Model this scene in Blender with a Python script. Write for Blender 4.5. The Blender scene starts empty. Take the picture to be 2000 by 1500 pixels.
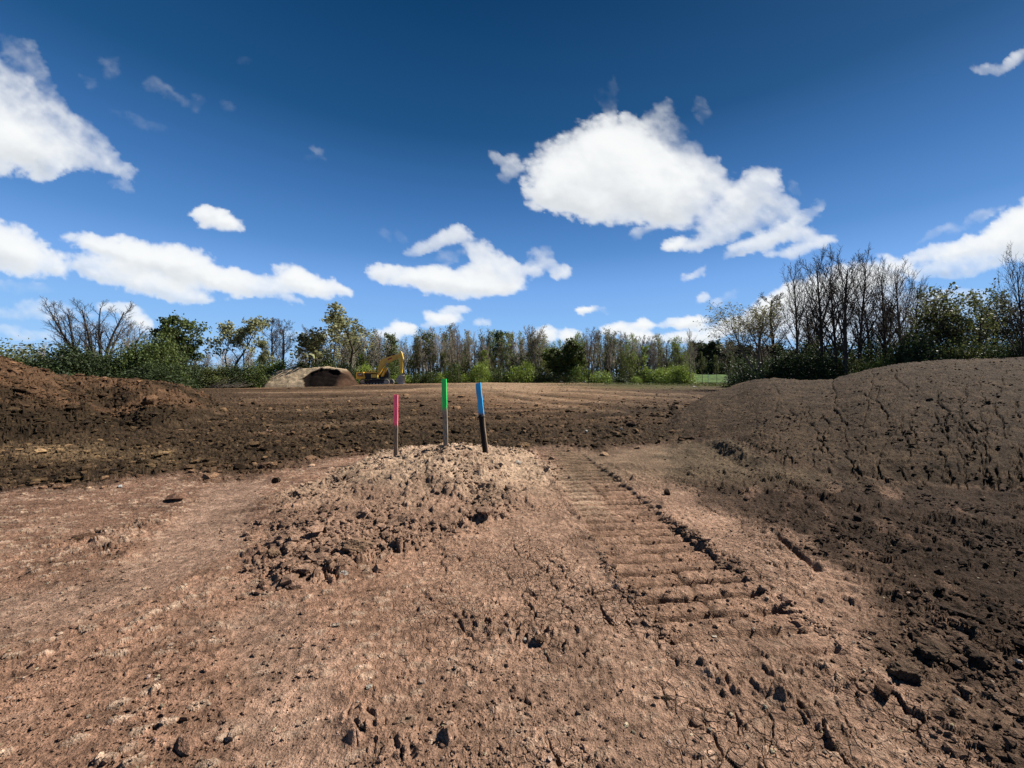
import bpy, bmesh, math, random
import numpy as np
from mathutils import Vector, Matrix

# ------------------------------------------------------------------ camera, light, world
sc = bpy.context.scene
COL = sc.collection
EXPO = 1.25                     # exposed for the sunlit clay
EYE = 1.6                       # phone held at 1.6 m
F = 752.0                       # focal length in pixels of the 2000 px photograph
cam_d = bpy.data.cameras.new('camera')
cam_d.sensor_width = 36.0
cam_d.lens = 36.0 * F / 2000.0
cam_d.shift_y = -0.005          # horizon sits 10 px above the middle
cam_d.clip_start = 0.05
cam_d.clip_end = 20000
cam = bpy.data.objects.new('camera', cam_d)
COL.objects.link(cam)
cam.location = (0, 0, EYE)
cam.rotation_euler = (math.radians(90), 0, 0)
sc.camera = cam

SUN_ELEV, SUN_AZ = math.radians(46), math.radians(68)   # azimuth clockwise from the view direction (+Y)
sun_dir = Vector((math.sin(SUN_AZ) * math.cos(SUN_ELEV), math.cos(SUN_AZ) * math.cos(SUN_ELEV), math.sin(SUN_ELEV)))
sun_l = bpy.data.lights.new('sun', 'SUN')
sun_l.energy = 5.0
sun_l.angle = math.radians(0.5)
sun_l.color = (1.0, 0.955, 0.89)
sun = bpy.data.objects.new('sun', sun_l)
COL.objects.link(sun)
sun.rotation_euler = sun_dir.to_track_quat('Z', 'Y').to_euler()

world = bpy.data.worlds.new('World')
sc.world = world
world.use_nodes = True
wt = world.node_tree
wt.nodes.clear()
w_out = wt.nodes.new('ShaderNodeOutputWorld')
w_bg = wt.nodes.new('ShaderNodeBackground')
w_sky = wt.nodes.new('ShaderNodeTexSky')
w_sky.sky_type = 'NISHITA'
w_sky.sun_disc = False
w_sky.sun_elevation = SUN_ELEV
w_sky.sun_rotation = SUN_AZ
w_sky.altitude = 200
w_sky.air_density = 1.0
w_sky.dust_density = 0.3
w_sky.ozone_density = 3.0
# the clear spring sky of the photograph: deep blue overhead, pale at the horizon, the same all round
w_geo = wt.nodes.new('ShaderNodeTexCoord')
w_sep = wt.nodes.new('ShaderNodeSeparateXYZ')
w_ramp = wt.nodes.new('ShaderNodeValToRGB')
wt.links.new(w_geo.outputs['Generated'], w_sep.inputs[0])
wt.links.new(w_sep.outputs['Z'], w_ramp.inputs[0])
SKY_STOPS = [(0.0, (.40, .66, 1.0)), (.06, (.34, .60, .97)), (.13, (.26, .52, .93)), (.227, (.18, .40, .84)), (.30, (.095, .27, .63)), (.40, (.048, .175, .46)),
             (.53, (.010, .082, .235)), (.70, (.0, .042, .138)), (1.0, (.0, .028, .09))]
els = w_ramp.color_ramp.elements
while len(els) < len(SKY_STOPS): els.new(0.5)
for e, (p, c) in zip(els, SKY_STOPS):
    e.position = p; e.color = (*c, 1)
w_nis = wt.nodes.new('ShaderNodeMix'); w_nis.data_type = 'RGBA'
w_str = wt.nodes.new('ShaderNodeVectorMath'); w_str.operation = 'SCALE'
w_str.inputs['Scale'].default_value = 1 / 0.05 / 2 ** EXPO
wt.links.new(w_ramp.outputs[0], w_str.inputs[0])
w_nis.inputs['Factor'].default_value = 0.95
wt.links.new(w_sky.outputs[0], w_nis.inputs['A'])
wt.links.new(w_str.outputs[0], w_nis.inputs['B'])
w_bg.inputs['Strength'].default_value = 0.05
wt.links.new(w_nis.outputs['Result'], w_bg.inputs[0])
wt.links.new(w_bg.outputs[0], w_out.inputs[0])

sc.view_settings.view_transform = 'Standard'
sc.view_settings.look = 'None'
sc.view_settings.gamma = 1.0
sc.view_settings.use_curve_mapping = False
sc.view_settings.exposure = EXPO
sc.cycles.max_bounces = 6
sc.cycles.transparent_max_bounces = 12

rng = np.random.default_rng(7)
random.seed(7)

# ------------------------------------------------------------------ small helpers
def tag(o, label=None, cat=None, group=None, kind=None):
    if label: o['label'] = label
    if cat: o['category'] = cat
    if group: o['group'] = group
    if kind: o['kind'] = kind
    return o

def empty(name, loc, rz=0.0):
    o = bpy.data.objects.new(name, None)
    o.empty_display_size = 0.2
    COL.objects.link(o)
    o.location = loc
    o.rotation_euler = (0, 0, rz)
    return o

def link(name, me, parent=None, mat=None):
    o = bpy.data.objects.new(name, me)
    COL.objects.link(o)
    if parent is not None: o.parent = parent
    if mat is not None and not me.materials: me.materials.append(mat)
    return o

def np_mesh(name, V, faces, smooth=True, col=None, extra=None):
    """mesh from vertex array and an (n,3) or (n,4) face array"""
    V = np.ascontiguousarray(V, dtype=np.float32)
    faces = np.ascontiguousarray(faces, dtype=np.int32)
    k = faces.shape[1]
    me = bpy.data.meshes.new(name)
    me.vertices.add(len(V))
    me.vertices.foreach_set('co', V.ravel())
    me.loops.add(faces.size)
    me.loops.foreach_set('vertex_index', faces.ravel())
    me.polygons.add(len(faces))
    me.polygons.foreach_set('loop_start', np.arange(0, faces.size, k, dtype=np.int32))
    me.polygons.foreach_set('use_smooth', np.full(len(faces), bool(smooth)))
    me.update(calc_edges=True)
    if col is not None:
        at = me.color_attributes.new('soil', 'FLOAT_COLOR', 'POINT')
        c = np.ones((len(V), 4), dtype=np.float32)
        c[:, :3] = col
        at.data.foreach_set('color', c.ravel())
    for nm, arr in (extra or {}).items():
        at = me.attributes.new(nm, 'FLOAT', 'POINT')
        at.data.foreach_set('value', np.ascontiguousarray(arr, dtype=np.float32))
    return me

def sstep(e0, e1, x):
    t = np.clip((x - e0) / (e1 - e0), 0.0, 1.0)
    return t * t * (3 - 2 * t)

def mix(a, b, t):
    return a + (b - a) * t

# ------------------------------------------------------------------ noise (numpy)
def _hash(ix, iy, seed):
    h = ix.astype(np.uint32) * np.uint32(374761393) + iy.astype(np.uint32) * np.uint32(668265263) + np.uint32((seed * 2246822519 + 12345) & 0xffffffff)
    h = (h ^ (h >> np.uint32(13))) * np.uint32(1274126177)
    h = (h ^ (h >> np.uint32(16))) * np.uint32(2654435769)
    return h ^ (h >> np.uint32(15))

_ANG = np.linspace(0, 2 * np.pi, 256, endpoint=False)
_GX, _GY = np.cos(_ANG).astype(np.float32), np.sin(_ANG).astype(np.float32)

def perlin(x, y, seed=0):
    x = np.asarray(x, dtype=np.float64); y = np.asarray(y, dtype=np.float64)
    xf, yf = np.floor(x), np.floor(y)
    ix, iy = xf.astype(np.int64), yf.astype(np.int64)
    fx, fy = (x - xf).astype(np.float32), (y - yf).astype(np.float32)
    u = fx * fx * fx * (fx * (fx * 6 - 15) + 10)
    v = fy * fy * fy * (fy * (fy * 6 - 15) + 10)
    def g(dx, dy):
        k = (_hash(ix + dx, iy + dy, seed) & np.uint32(255)).astype(np.int32)
        return _GX[k] * (fx - dx) + _GY[k] * (fy - dy)
    a = g(0, 0); b = g(1, 0); c = g(0, 1); d = g(1, 1)
    return 1.5 * mix(mix(a, b, u), mix(c, d, u), v)

def fbm(x, y, octv=4, seed=0, gain=0.5, lac=2.03):
    s = 0.0; a = 1.0; t = 0.0
    for i in range(octv):
        s = s + a * perlin(x, y, seed + i * 17)
        t += a; a *= gain
        x = x * lac + 3.1; y = y * lac - 1.7
    return s / t

def worley(x, y, seed=0):
    """F1, F2, a random value per cell and a facet height: every cell is a plane tilted its own way"""
    x = np.asarray(x, dtype=np.float64); y = np.asarray(y, dtype=np.float64)
    xf, yf = np.floor(x), np.floor(y)
    ix, iy = xf.astype(np.int64), yf.astype(np.int64)
    fx, fy = (x - xf).astype(np.float32), (y - yf).astype(np.float32)
    f1 = np.full(x.shape, 9.0, np.float32); f2 = f1.copy()
    hh = np.zeros(x.shape, np.uint32); bx = np.zeros(x.shape, np.float32); by = bx.copy()
    for dx in (-1, 0, 1):
        for dy in (-1, 0, 1):
            h = _hash(ix + dx, iy + dy, seed)
            rx = (h & np.uint32(1023)).astype(np.float32) / 1023.0
            ry = ((h >> np.uint32(10)) & np.uint32(1023)).astype(np.float32) / 1023.0
            ex = dx + rx - fx; ey = dy + ry - fy
            d = np.sqrt(ex * ex + ey * ey)
            near = d < f1
            f2 = np.where(near, f1, np.minimum(f2, d))
            hh = np.where(near, h, hh); bx = np.where(near, ex, bx); by = np.where(near, ey, by)
            f1 = np.where(near, d, f1)
    cid = ((hh >> np.uint32(20)) & np.uint32(1023)).astype(np.float32) / 1023.0
    g = (hh * np.uint32(2654435769)) >> np.uint32(7)
    tx = (g & np.uint32(255)).astype(np.float32) / 127.5 - 1
    ty = ((g >> np.uint32(8)) & np.uint32(255)).astype(np.float32) / 127.5 - 1
    facet = (tx * bx + ty * by) * 0.9
    return f1, f2, cid, facet

def clods(x, y, seed, keep=0.5):
    """broken soil: angular lumps of very different height standing out of crumbs"""
    f1, f2, c, fc = worley(x, y, seed)
    e = sstep(0.0, 0.22, f2 - f1)
    top = np.clip((c - keep) / (1 - keep), 0, 1)
    return e * np.clip(0.10 * c + top * (0.75 + fc) - 0.35 * top * f1, -0.1, 1.6), c, f1, f2

def poly_sd(px, py, poly):
    """signed distance to a polygon, positive inside"""
    P = np.asarray(poly, dtype=np.float64)
    d2 = np.full(px.shape, 1e18); inside = np.zeros(px.shape, bool)
    n = len(P)
    for i in range(n):
        ax, ay = P[i]; bx, by = P[(i + 1) % n]
        ex, ey = bx - ax, by - ay
        t = np.clip(((px - ax) * ex + (py - ay) * ey) / (ex * ex + ey * ey + 1e-12), 0, 1)
        d2 = np.minimum(d2, (px - ax - t * ex) ** 2 + (py - ay - t * ey) ** 2)
        cond = ((ay > py) != (by > py))
        xi = ax + (py - ay) * ex / (ey if abs(ey) > 1e-9 else 1e-9)
        inside ^= cond & (px < xi)
    return np.where(inside, 1, -1) * np.sqrt(d2)

def line_dist(px, py, pts):
    """distance to a polyline and which side (+ = right of its direction)"""
    d2 = np.full(px.shape, 1e18); side = np.zeros(px.shape); along = np.zeros(px.shape)
    acc = 0.0
    for (ax, ay), (bx, by) in zip(pts[:-1], pts[1:]):
        ex, ey = bx - ax, by - ay
        L = math.hypot(ex, ey)
        t = np.clip(((px - ax) * ex + (py - ay) * ey) / (L * L), 0, 1)
        qx, qy = px - ax - t * ex, py - ay - t * ey
        q2 = qx * qx + qy * qy
        m = q2 < d2
        side = np.where(m, np.sign(ey * qx - ex * qy), side)
        along = np.where(m, acc + t * L, along)
        d2 = np.where(m, q2, d2)
        acc += L
    return np.sqrt(d2), side, along

def flat(px, py, z=0.0):
    """where the level ground at height z shows at a pixel of the photograph"""
    Y = F * (EYE - z) / (py - 740.0)
    return ((px - 1000.0) / F * Y, Y)

# ------------------------------------------------------------------ the lie of the land
CM_POLY = [flat(*p) for p in ((500, 1090), (560, 1135), (640, 1128), (720, 1100), (800, 1068), (880, 1040), (960, 1012), (1040, 992), (1085, 975),
                              (1085, 930), (1050, 892), (1010, 878))] + [(-0.1, 8.9), (-1.6, 9.0), (-2.9, 8.6)] + [flat(*p) for p in ((640, 935), (545, 962), (515, 1020))]
RM_A = np.array([1285, 1330, 1380, 1440, 1480, 1510, 1560, 1620, 1650, 1700, 1760, 1850, 2000, 2250, 3200])
RM_PY = np.array([836, 803, 772, 752, 743, 740, 745, 742, 734, 721, 711, 704, 699, 699, 720])
RM_YR = np.array([12.5, 14, 16.5, 19.5, 18.5, 18, 17, 16, 15.5, 15, 14.5, 13.8, 13, 12, 9])
RM_YF = np.array([11.5, 10.4, 8.9, 7.5, 6.55, 6.2, 5.95, 5.7, 5.6, 5.45, 5.2, 5.0, 4.75, 4.2, 2.8])
LM_A = np.array([-1400, -300, 0, 50, 100, 130, 160, 200, 250, 300, 340, 380, 420, 445])
LM_PY = np.array([720, 690, 699, 716, 732, 739, 739, 741, 742, 746, 751, 763, 783, 800])
LM_YR = np.array([9, 13, 14.0, 14.3, 14.8, 16.5, 17.0, 17.3, 17.6, 18, 18.5, 19, 19, 18.5])
LM_YF = np.array([5, 8, 8.9, 9.1, 9.3, 9.4, 9.6, 9.9, 10.4, 11, 11.8, 13.2, 15.5, 17.5])

def far_rise(X, Y):
    r = np.interp((1000 + F * X / np.maximum(Y, 0.5)), [-300, 0, 480, 740, 950, 1180, 1450, 2000, 2400], [0.18, 0.2, 0.3, 0.62, 0.92, 0.86, 0.66, 0.5, 0.5])
    return r * sstep(12, 68, Y)

def mound_h(px, Y, A, PY, YR, YF, k_front):
    yr = np.interp(px, A, YR); yf = np.interp(px, A, YF)
    top = EYE - (np.interp(px, A, PY) - 740.0) / F * yr
    t = np.clip((Y - yf) / np.maximum(yr - yf, 0.3), 0, 1)
    up = 1 - (1 - t) ** k_front
    up = mix(t * t * (3 - 2 * t) * 0.5 + t * 0.5, up, sstep(0.3, 1.3, top)) * sstep(0.0, 0.10, t)
    back = np.clip((Y - yr) / (0.75 * np.maximum(top, 0.2) + 3.2), 0, 1)
    return np.maximum(top, 0) * up * (1 - sstep(0, 1, back)), t

def land(X, Y):
    """smooth ground height plus the masks of the three soil mounds"""
    X = np.asarray(X, dtype=np.float64); Y = np.asarray(Y, dtype=np.float64)
    front = Y > 0.6
    Ys = np.where(front, Y, 0.6)
    px = 1000 + F * X / Ys
    h = np.where(front, far_rise(X, Ys), 0)
    hr, tr = mound_h(px, Ys, RM_A, RM_PY, RM_YR, RM_YF, 1.30)
    hl, tl = mound_h(px, Ys, LM_A, LM_PY, LM_YR, LM_YF, 1.35)
    fr = sstep(1285, 1330, px); fl = 1 - sstep(410, 445, px)
    hr = np.where(front, hr * fr, 0); hl = np.where(front, hl * fl, 0)
    sd = poly_sd(X, Y, CM_POLY)
    hc = np.where(sd > 0, 0.045 * sstep(0, 0.35, sd) + 0.26 * sstep(0.0, 2.0, sd) * sstep(3.4, 7.3, Y), 0)
    return h + hr + hl + hc, hr, hl, hc, sd, px

def gz(X, Y):
    return float(land(np.array([X]), np.array([Y]))[0][0])

# ------------------------------------------------------------------ soil material
def nodes_of(m):
    m.use_nodes = True
    nt = m.node_tree
    nt.nodes.clear()
    out = nt.nodes.new('ShaderNodeOutputMaterial')
    b = nt.nodes.new('ShaderNodeBsdfPrincipled')
    nt.links.new(b.outputs[0], out.inputs[0])
    return nt, b, out

def N(nt, typ, **kw):
    n = nt.nodes.new(typ)
    for k, v in kw.items():
        if k in n.inputs: n.inputs[k].default_value = v
        else: setattr(n, k, v)
    return n

def math_n(nt, op, a, b=None, c=None):
    n = nt.nodes.new('ShaderNodeMath'); n.operation = op
    for i, v in enumerate((a, b, c)):
        if v is None: continue
        if isinstance(v, (int, float)): n.inputs[i].default_value = v
        else: nt.links.new(v, n.inputs[i])
    return n.outputs[0]

def ramp(nt, fac, lo, hi, v0, v1):
    n = nt.nodes.new('ShaderNodeMapRange')
    n.interpolation_type = 'SMOOTHSTEP'
    nt.links.new(fac, n.inputs['Value'])
    n.inputs['From Min'].default_value = lo; n.inputs['From Max'].default_value = hi
    n.inputs['To Min'].default_value = v0; n.inputs['To Max'].default_value = v1
    return n.outputs['Result']

def scale_col(nt, col, fac):
    n = nt.nodes.new('ShaderNodeVectorMath'); n.operation = 'SCALE'
    nt.links.new(col, n.inputs[0]); nt.links.new(fac, n.inputs['Scale'])
    return n.outputs[0]

def soil_material():
    m = bpy.data.materials.new('soil')
    nt, b, out = nodes_of(m)
    at = N(nt, 'ShaderNodeAttribute', attribute_name='soil')
    ck = N(nt, 'ShaderNodeAttribute', attribute_name='crack')
    pos = nt.nodes.new('ShaderNodeNewGeometry').outputs['Position']
    def noise(scale, detail, rough=0.6):
        n = N(nt, 'ShaderNodeTexNoise', Scale=scale, Detail=detail, Roughness=rough)
        nt.links.new(pos, n.inputs['Vector']); return n.outputs['Fac']
    n1, n2, n3 = noise(1.7, 6), noise(22, 5), noise(120, 3)
    f = math_n(nt, 'MULTIPLY', ramp(nt, n1, 0.3, 0.7, 0.76, 1.2), ramp(nt, n2, 0.3, 0.7, 0.60, 1.32))
    f = math_n(nt, 'MULTIPLY', f, ramp(nt, n3, 0.3, 0.7, 0.70, 1.28))
    vo = N(nt, 'ShaderNodeTexVoronoi', Scale=38.0); nt.links.new(pos, vo.inputs['Vector'])
    sep = nt.nodes.new('ShaderNodeSeparateColor'); nt.links.new(vo.outputs['Color'], sep.inputs[0])
    peb = math_n(nt, 'MULTIPLY', ramp(nt, sep.outputs[0], 0.86, 0.93, 0, 1), ramp(nt, vo.outputs['Distance'], 0.28, 0.42, 1, 0))
    f = math_n(nt, 'MULTIPLY', f, math_n(nt, 'ADD', 1.0, math_n(nt, 'MULTIPLY', peb, 0.45)))
    col = scale_col(nt, at.outputs['Color'], math_n(nt, 'MULTIPLY', f, 0.45))
    nt.links.new(col, b.inputs['Base Color'])
    b.inputs['Roughness'].default_value = 0.95
    b.inputs['Specular IOR Level'].default_value = 0.06
    # relief: grit, pebbles, hairline drying cracks
    ve = N(nt, 'ShaderNodeTexVoronoi', Scale=17.0, feature='DISTANCE_TO_EDGE')
    wn = N(nt, 'ShaderNodeTexNoise', Scale=14.0, Detail=3.0)
    nt.links.new(pos, wn.inputs['Vector'])
    wv = nt.nodes.new('ShaderNodeVectorMath'); wv.operation = 'SCALE'; wv.inputs['Scale'].default_value = 0.05
    nt.links.new(wn.outputs['Color'], wv.inputs[0])
    av = nt.nodes.new('ShaderNodeVectorMath'); nt.links.new(pos, av.inputs[0]); nt.links.new(wv.outputs[0], av.inputs[1])
    nt.links.new(av.outputs[0], ve.inputs['Vector'])
    crk = math_n(nt, 'MULTIPLY', ramp(nt, ve.outputs['Distance'], 0.0, 0.09, -0.7, 0.0), ck.outputs['Fac'])
    hgt = math_n(nt, 'ADD', math_n(nt, 'MULTIPLY', n2, 1.3), math_n(nt, 'MULTIPLY', n3, 0.55))
    hgt = math_n(nt, 'ADD', hgt, math_n(nt, 'MULTIPLY', peb, 0.35))
    hgt = math_n(nt, 'ADD', hgt, crk)
    bp = N(nt, 'ShaderNodeBump', Strength=1.0, Distance=0.026)
    nt.links.new(hgt, bp.inputs['Height'])
    nt.links.new(bp.outputs[0], b.inputs['Normal'])
    return m
SOIL = soil_material()

def plain(name, col, rough=0.7, spec=0.3, metal=0.0, var=0.12, scale=6.0, bump=0.0, bscale=40.0):
    """colour with procedural wear"""
    col = tuple(c * 0.50 for c in col)
    m = bpy.data.materials.new(name)
    nt, b, out = nodes_of(m)
    pos = nt.nodes.new('ShaderNodeTexCoord').outputs['Object']
    n = N(nt, 'ShaderNodeTexNoise', Scale=scale, Detail=6.0, Roughness=0.65)
    nt.links.new(pos, n.inputs['Vector'])
    rgb = N(nt, 'ShaderNodeRGB'); rgb.outputs[0].default_value = (*col, 1)
    nt.links.new(scale_col(nt, rgb.outputs[0], ramp(nt, n.outputs['Fac'], 0.3, 0.7, 1 - var, 1 + var)), b.inputs['Base Color'])
    b.inputs['Roughness'].default_value = rough
    b.inputs['Specular IOR Level'].default_value = spec
    b.inputs['Metallic'].default_value = metal
    if bump:
        n2 = N(nt, 'ShaderNodeTexNoise', Scale=bscale, Detail=5.0)
        nt.links.new(pos, n2.inputs['Vector'])
        bp = N(nt, 'ShaderNodeBump', Strength=bump, Distance=0.02)
        nt.links.new(n2.outputs['Fac'], bp.inputs['Height']); nt.links.new(bp.outputs[0], b.inputs['Normal'])
    return m

def leaf_mat(name, col, var=0.35):
    col = tuple(c * 0.74 for c in col)
    m = bpy.data.materials.new(name)
    nt, b, out = nodes_of(m)
    pos = nt.nodes.new('ShaderNodeNewGeometry').outputs['Position']
    n = N(nt, 'ShaderNodeTexNoise', Scale=1.3, Detail=3.0); nt.links.new(pos, n.inputs['Vector'])
    n2 = N(nt, 'ShaderNodeTexNoise', Scale=9.0, Detail=2.0); nt.links.new(pos, n2.inputs['Vector'])
    rgb = N(nt, 'ShaderNodeRGB'); rgb.outputs[0].default_value = (*col, 1)
    f = math_n(nt, 'MULTIPLY', ramp(nt, n.outputs['Fac'], 0.3, 0.7, 1 - var, 1 + var), ramp(nt, n2.outputs['Fac'], 0.3, 0.7, 0.7, 1.3))
    c = scale_col(nt, rgb.outputs[0], f)
    nt.links.new(c, b.inputs['Base Color'])
    b.inputs['Roughness'].default_value = 0.6
    b.inputs['Specular IOR Level'].default_value = 0.2
    tr = nt.nodes.new('ShaderNodeBsdfTranslucent'); nt.links.new(c, tr.inputs[0])
    mx = nt.nodes.new('ShaderNodeMixShader'); mx.inputs[0].default_value = 0.3
    nt.links.new(b.outputs[0], mx.inputs[1]); nt.links.new(tr.outputs[0], mx.inputs[2])
    nt.links.new(mx.outputs[0], out.inputs[0])
    return m

# ------------------------------------------------------------------ ground sheet and the mounds that grow out of it
def track_path():
    return [(1.02, 8.6), (1.12, 6.9), (1.25, 5.4), (1.3, 4.2), (1.33, 3.3), (1.42, 2.55), (1.6, 1.6)]

def ground_detail(X, Y, base, hr, hl, hc, sd, px):
    """relief and colour of the soil at every vertex"""
    n = X.shape
    front = Y > 0.6
    Ys = np.where(front, Y, 0.6)
    py = np.where(front, 740 + F * (EYE - base) / Ys, 2500)
    py0 = np.where(front, 740 + F * EYE / Ys, 2500)
    # warped pixel-free world coordinates
    wx = X + 0.25 * fbm(X * 0.9, Y * 0.9, 3, 11); wy = Y + 0.25 * fbm(X * 0.9 + 9, Y * 0.9, 3, 12)
    jag = 26 * fbm(X * 0.8, Y * 0.8, 4, 21) * np.clip(6.0 / np.maximum(Y, 1), 0.15, 1.6)
    yl = np.interp(px, [-900, -400, 0, 120, 250, 400, 500, 600, 700, 760, 870, 980, 1060, 1150, 1250, 1330, 1400],
                   [1010, 985, 958, 950, 944, 934, 922, 905, 888, 892, 902, 892, 872, 876, 874, 866, 850])
    yu = np.interp(px, [-900, 380, 480, 700, 860, 950, 1050, 1150, 1250, 1350, 1450], [600, 690, 772, 768, 774, 796, 806, 796, 778, 764, 750])
    w_dark = sstep(-12, 10, yl - py0 + jag) * sstep(-26, 26, py - yu + jag * 0.5 + 14 * fbm(X * 0.12, Y * 0.9, 3, 31))
    w_far = (1 - sstep(-26, 26, py - yu + jag * 0.5)) * sstep(-12, 10, yl - py0)
    w_rm = sstep(0.0, 0.12, hr + 0.03 * fbm(X * 2, Y * 2, 3, 41))
    w_lm = sstep(0.03, 0.35, hl)
    w_cm = sstep(-0.16, 0.16, sd + 0.30 * fbm(X * 1.6, Y * 1.6, 4, 42))
    w_dark = np.clip(w_dark * (1 - w_rm) * (1 - w_cm) + 0, 0, 1)
    w_far = w_far * (1 - w_rm) * (1 - w_cm) * (1 - w_lm)
    w_fore = np.clip(1 - w_dark - w_far - w_rm - w_cm - w_lm, 0, 1)
    # right foreground gets rough and dark towards the right mound
    xb = np.interp(Y, [0, 1.5, 2.15, 3.3, 4.2, 5.5, 7.3, 9], [1.6, 1.85, 2.2, 2.8, 2.75, 2.4, 2.9, 3.6])
    w_rf = w_fore * sstep(-0.25, 0.30, X - xb + 0.45 * fbm(X * 1.2, Y * 1.2, 4, 51)) * sstep(0.5, 1.0, Y)
    w_smear = w_fore * (1 - sstep(-1.6, 0.1, X + 0.5 * fbm(X * .7, Y * .7, 3, 52)))
    w_crk = np.clip(w_fore - w_smear - 0.8 * w_rf, 0, 1) * (1 - sstep(6.0, 8.5, Y))

    # ---- the crawler track print
    tp = track_path()
    tx = np.interp(Y, [p[1] for p in tp[::-1]], [p[0] for p in tp[::-1]])
    u = (X - tx + 0.035 * fbm(X * 3, Y * 3, 3, 61)) / 0.49
    w_tr = sstep(1.06, 0.93, np.abs(u)) * sstep(1.9, 2.5, Y + 0.12 * fbm(X * 4, Y * 4, 2, 62)) * sstep(9.2, 8.0, Y) * (1 - w_cm)
    wob = 0.05 * fbm(X * 1.3, Y * 1.3, 3, 63) - 0.05 * u
    pitch = 0.198
    ln = (Y - 0.10 * (X - tx) + 0.02 * fbm(X * 3, Y * 3, 2, 60)) / pitch
    ph = ln % 1.0
    row = _hash(np.floor(ln).astype(np.int64), np.floor(ln).astype(np.int64) * 3 + (u > 0.02), 68).astype(np.float64) / 4294967295.0
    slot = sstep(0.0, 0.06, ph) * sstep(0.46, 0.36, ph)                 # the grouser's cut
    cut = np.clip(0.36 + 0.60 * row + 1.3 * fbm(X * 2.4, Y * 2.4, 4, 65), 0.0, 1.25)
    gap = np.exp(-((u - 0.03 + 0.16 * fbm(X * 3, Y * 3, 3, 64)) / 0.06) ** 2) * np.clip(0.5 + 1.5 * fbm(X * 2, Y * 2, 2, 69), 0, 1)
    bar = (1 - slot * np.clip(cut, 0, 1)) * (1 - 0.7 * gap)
    bar_str = cut
    fade = sstep(2.05, 2.75, Y + 0.55 * fbm(X * 1.6, Y * 1.6, 3, 67))
    depth = 0.030 * sstep(2.4, 4.2, Y)
    h_tr = w_tr * (-depth + fade * (0.030 * (ph - 0.5) - 0.095 * slot * cut - 0.014 * gap + 0.020 * (row - 0.5)))

    # second, older print further right
    u2 = (X - (2.55 + 0.22 * (Y - 3.0))) / 0.4
    w_t2 = sstep(1.1, 0.85, np.abs(u2)) * sstep(2.3, 3.0, Y) * sstep(5.6, 4.6, Y) * np.clip(0.45 + 1.2 * fbm(X, Y, 3, 66), 0, 1)
    ph2 = ((Y + 0.25 * X + wob) / 0.2) % 1.0
    h_tr = h_tr + w_t2 * 0.03 * (sstep(0, .2, ph2) * sstep(.65, .45, ph2) - 0.6)
    # print between the left ground and the mound
    u3 = (X - (-3.0 + 0.12 * (Y - 5))) / 0.38
    w_t3 = sstep(1.1, 0.8, np.abs(u3)) * sstep(4.2, 4.8, Y) * sstep(6.6, 6.0, Y) * (1 - w_cm)
    ph3 = ((Y - 0.15 * X) / 0.2) % 1.0
    h_tr = h_tr + w_t3 * 0.03 * (sstep(0, .2, ph3) * sstep(.65, .45, ph3) - 0.5)

    # ---- relief
    h = np.zeros(n)
    h += 0.030 * fbm(X * 0.55, Y * 0.55, 3, 71)
    rough_l = fbm(X * 3.1, Y * 3.1, 4, 72)
    # broken lumps at three sizes
    lump_b, c1, f1, f2 = clods(wx * 3.6, wy * 3.6 + 0.25 * rough_l, 73, 0.55)
    lump_m, c2, g1, g2 = clods(wx * 9.5 + 0.35 * rough_l, wy * 9.5, 74, 0.40)
    lump_s, c3, k1, k2 = clods(wx * 27.0, wy * 27.0 + 0.4 * rough_l, 75, 0.35)
    patch = np.clip(0.5 + 1.6 * fbm(X * 0.7, Y * 0.7, 3, 76), 0, 1)
    grit = fbm(X * 21, Y * 21, 3, 70, 0.6)
    h += w_cm * (0.075 * fbm(X * 1.7, Y * 1.7, 4, 77) + 0.040 * rough_l + (0.02 + 0.04 * patch) * lump_b + 0.050 * lump_m + 0.024 * lump_s + 0.008 * grit)
    h += w_dark * (0.06 * fbm(X * 0.8, Y * 1.3, 3, 78) + 0.045 * lump_b + 0.075 * lump_m + 0.03 * lump_s)
    h += w_far * (0.02 * lump_b + 0.03 * lump_m)
    h += w_lm * (0.10 * fbm(X * 0.5, Y * 0.5, 4, 79) + 0.045 * lump_b + 0.05 * lump_m)
    # right mound: fine crumbs, with crooked cracks that open down the slope
    cr1, cr2, cc, _ = worley(px * 0.0145 + 0.75 * fbm(X * 1.1, Y * 1.1, 4, 83), Y * 0.30 + 0.8 * fbm(X * .9, Y * .9, 3, 84), 85)
    gate = np.clip(0.35 + 1.9 * fbm(X * .55, Y * .55, 3, 86), 0, 1)
    seam = np.zeros(n)
    rc = random.Random(12)
    region = w_rm > 0.3
    for _ in range(75):
        x0, y0 = rc.uniform(1460, 2120), rc.uniform(715, 930)
        ln_, wd = rc.uniform(24, 105), rc.uniform(0.9, 1.7)
        pts = [(x0, y0)]
        while pts[-1][1] < y0 + ln_:
            pts.append((pts[-1][0] + rc.gauss(rc.choice([-4, 0, 4]), 4.5), pts[-1][1] + rc.uniform(4, 9)))
        xs_ = [p[0] for p in pts]
        sel = region & (px > min(xs_) - 14) & (px < max(xs_) + 14) & (py > y0 - 10) & (py < pts[-1][1] + 10)
        if not sel.any(): continue
        dd_, _, _ = line_dist(px[sel] + 2.2 * perlin(px[sel] * .12, py[sel] * .2, 88), py[sel], pts)
        seam[sel] = np.maximum(seam[sel], np.exp(-(dd_ / wd) ** 2) * sstep(1430, 1560, px[sel]))
    seam_b = 0.35 * sstep(0.10, 0.02, cr2 - cr1) * sstep(0.15, 0.6, hr) * sstep(1450, 1640, px) * gate
    seam = np.maximum(seam, seam_b)
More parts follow.
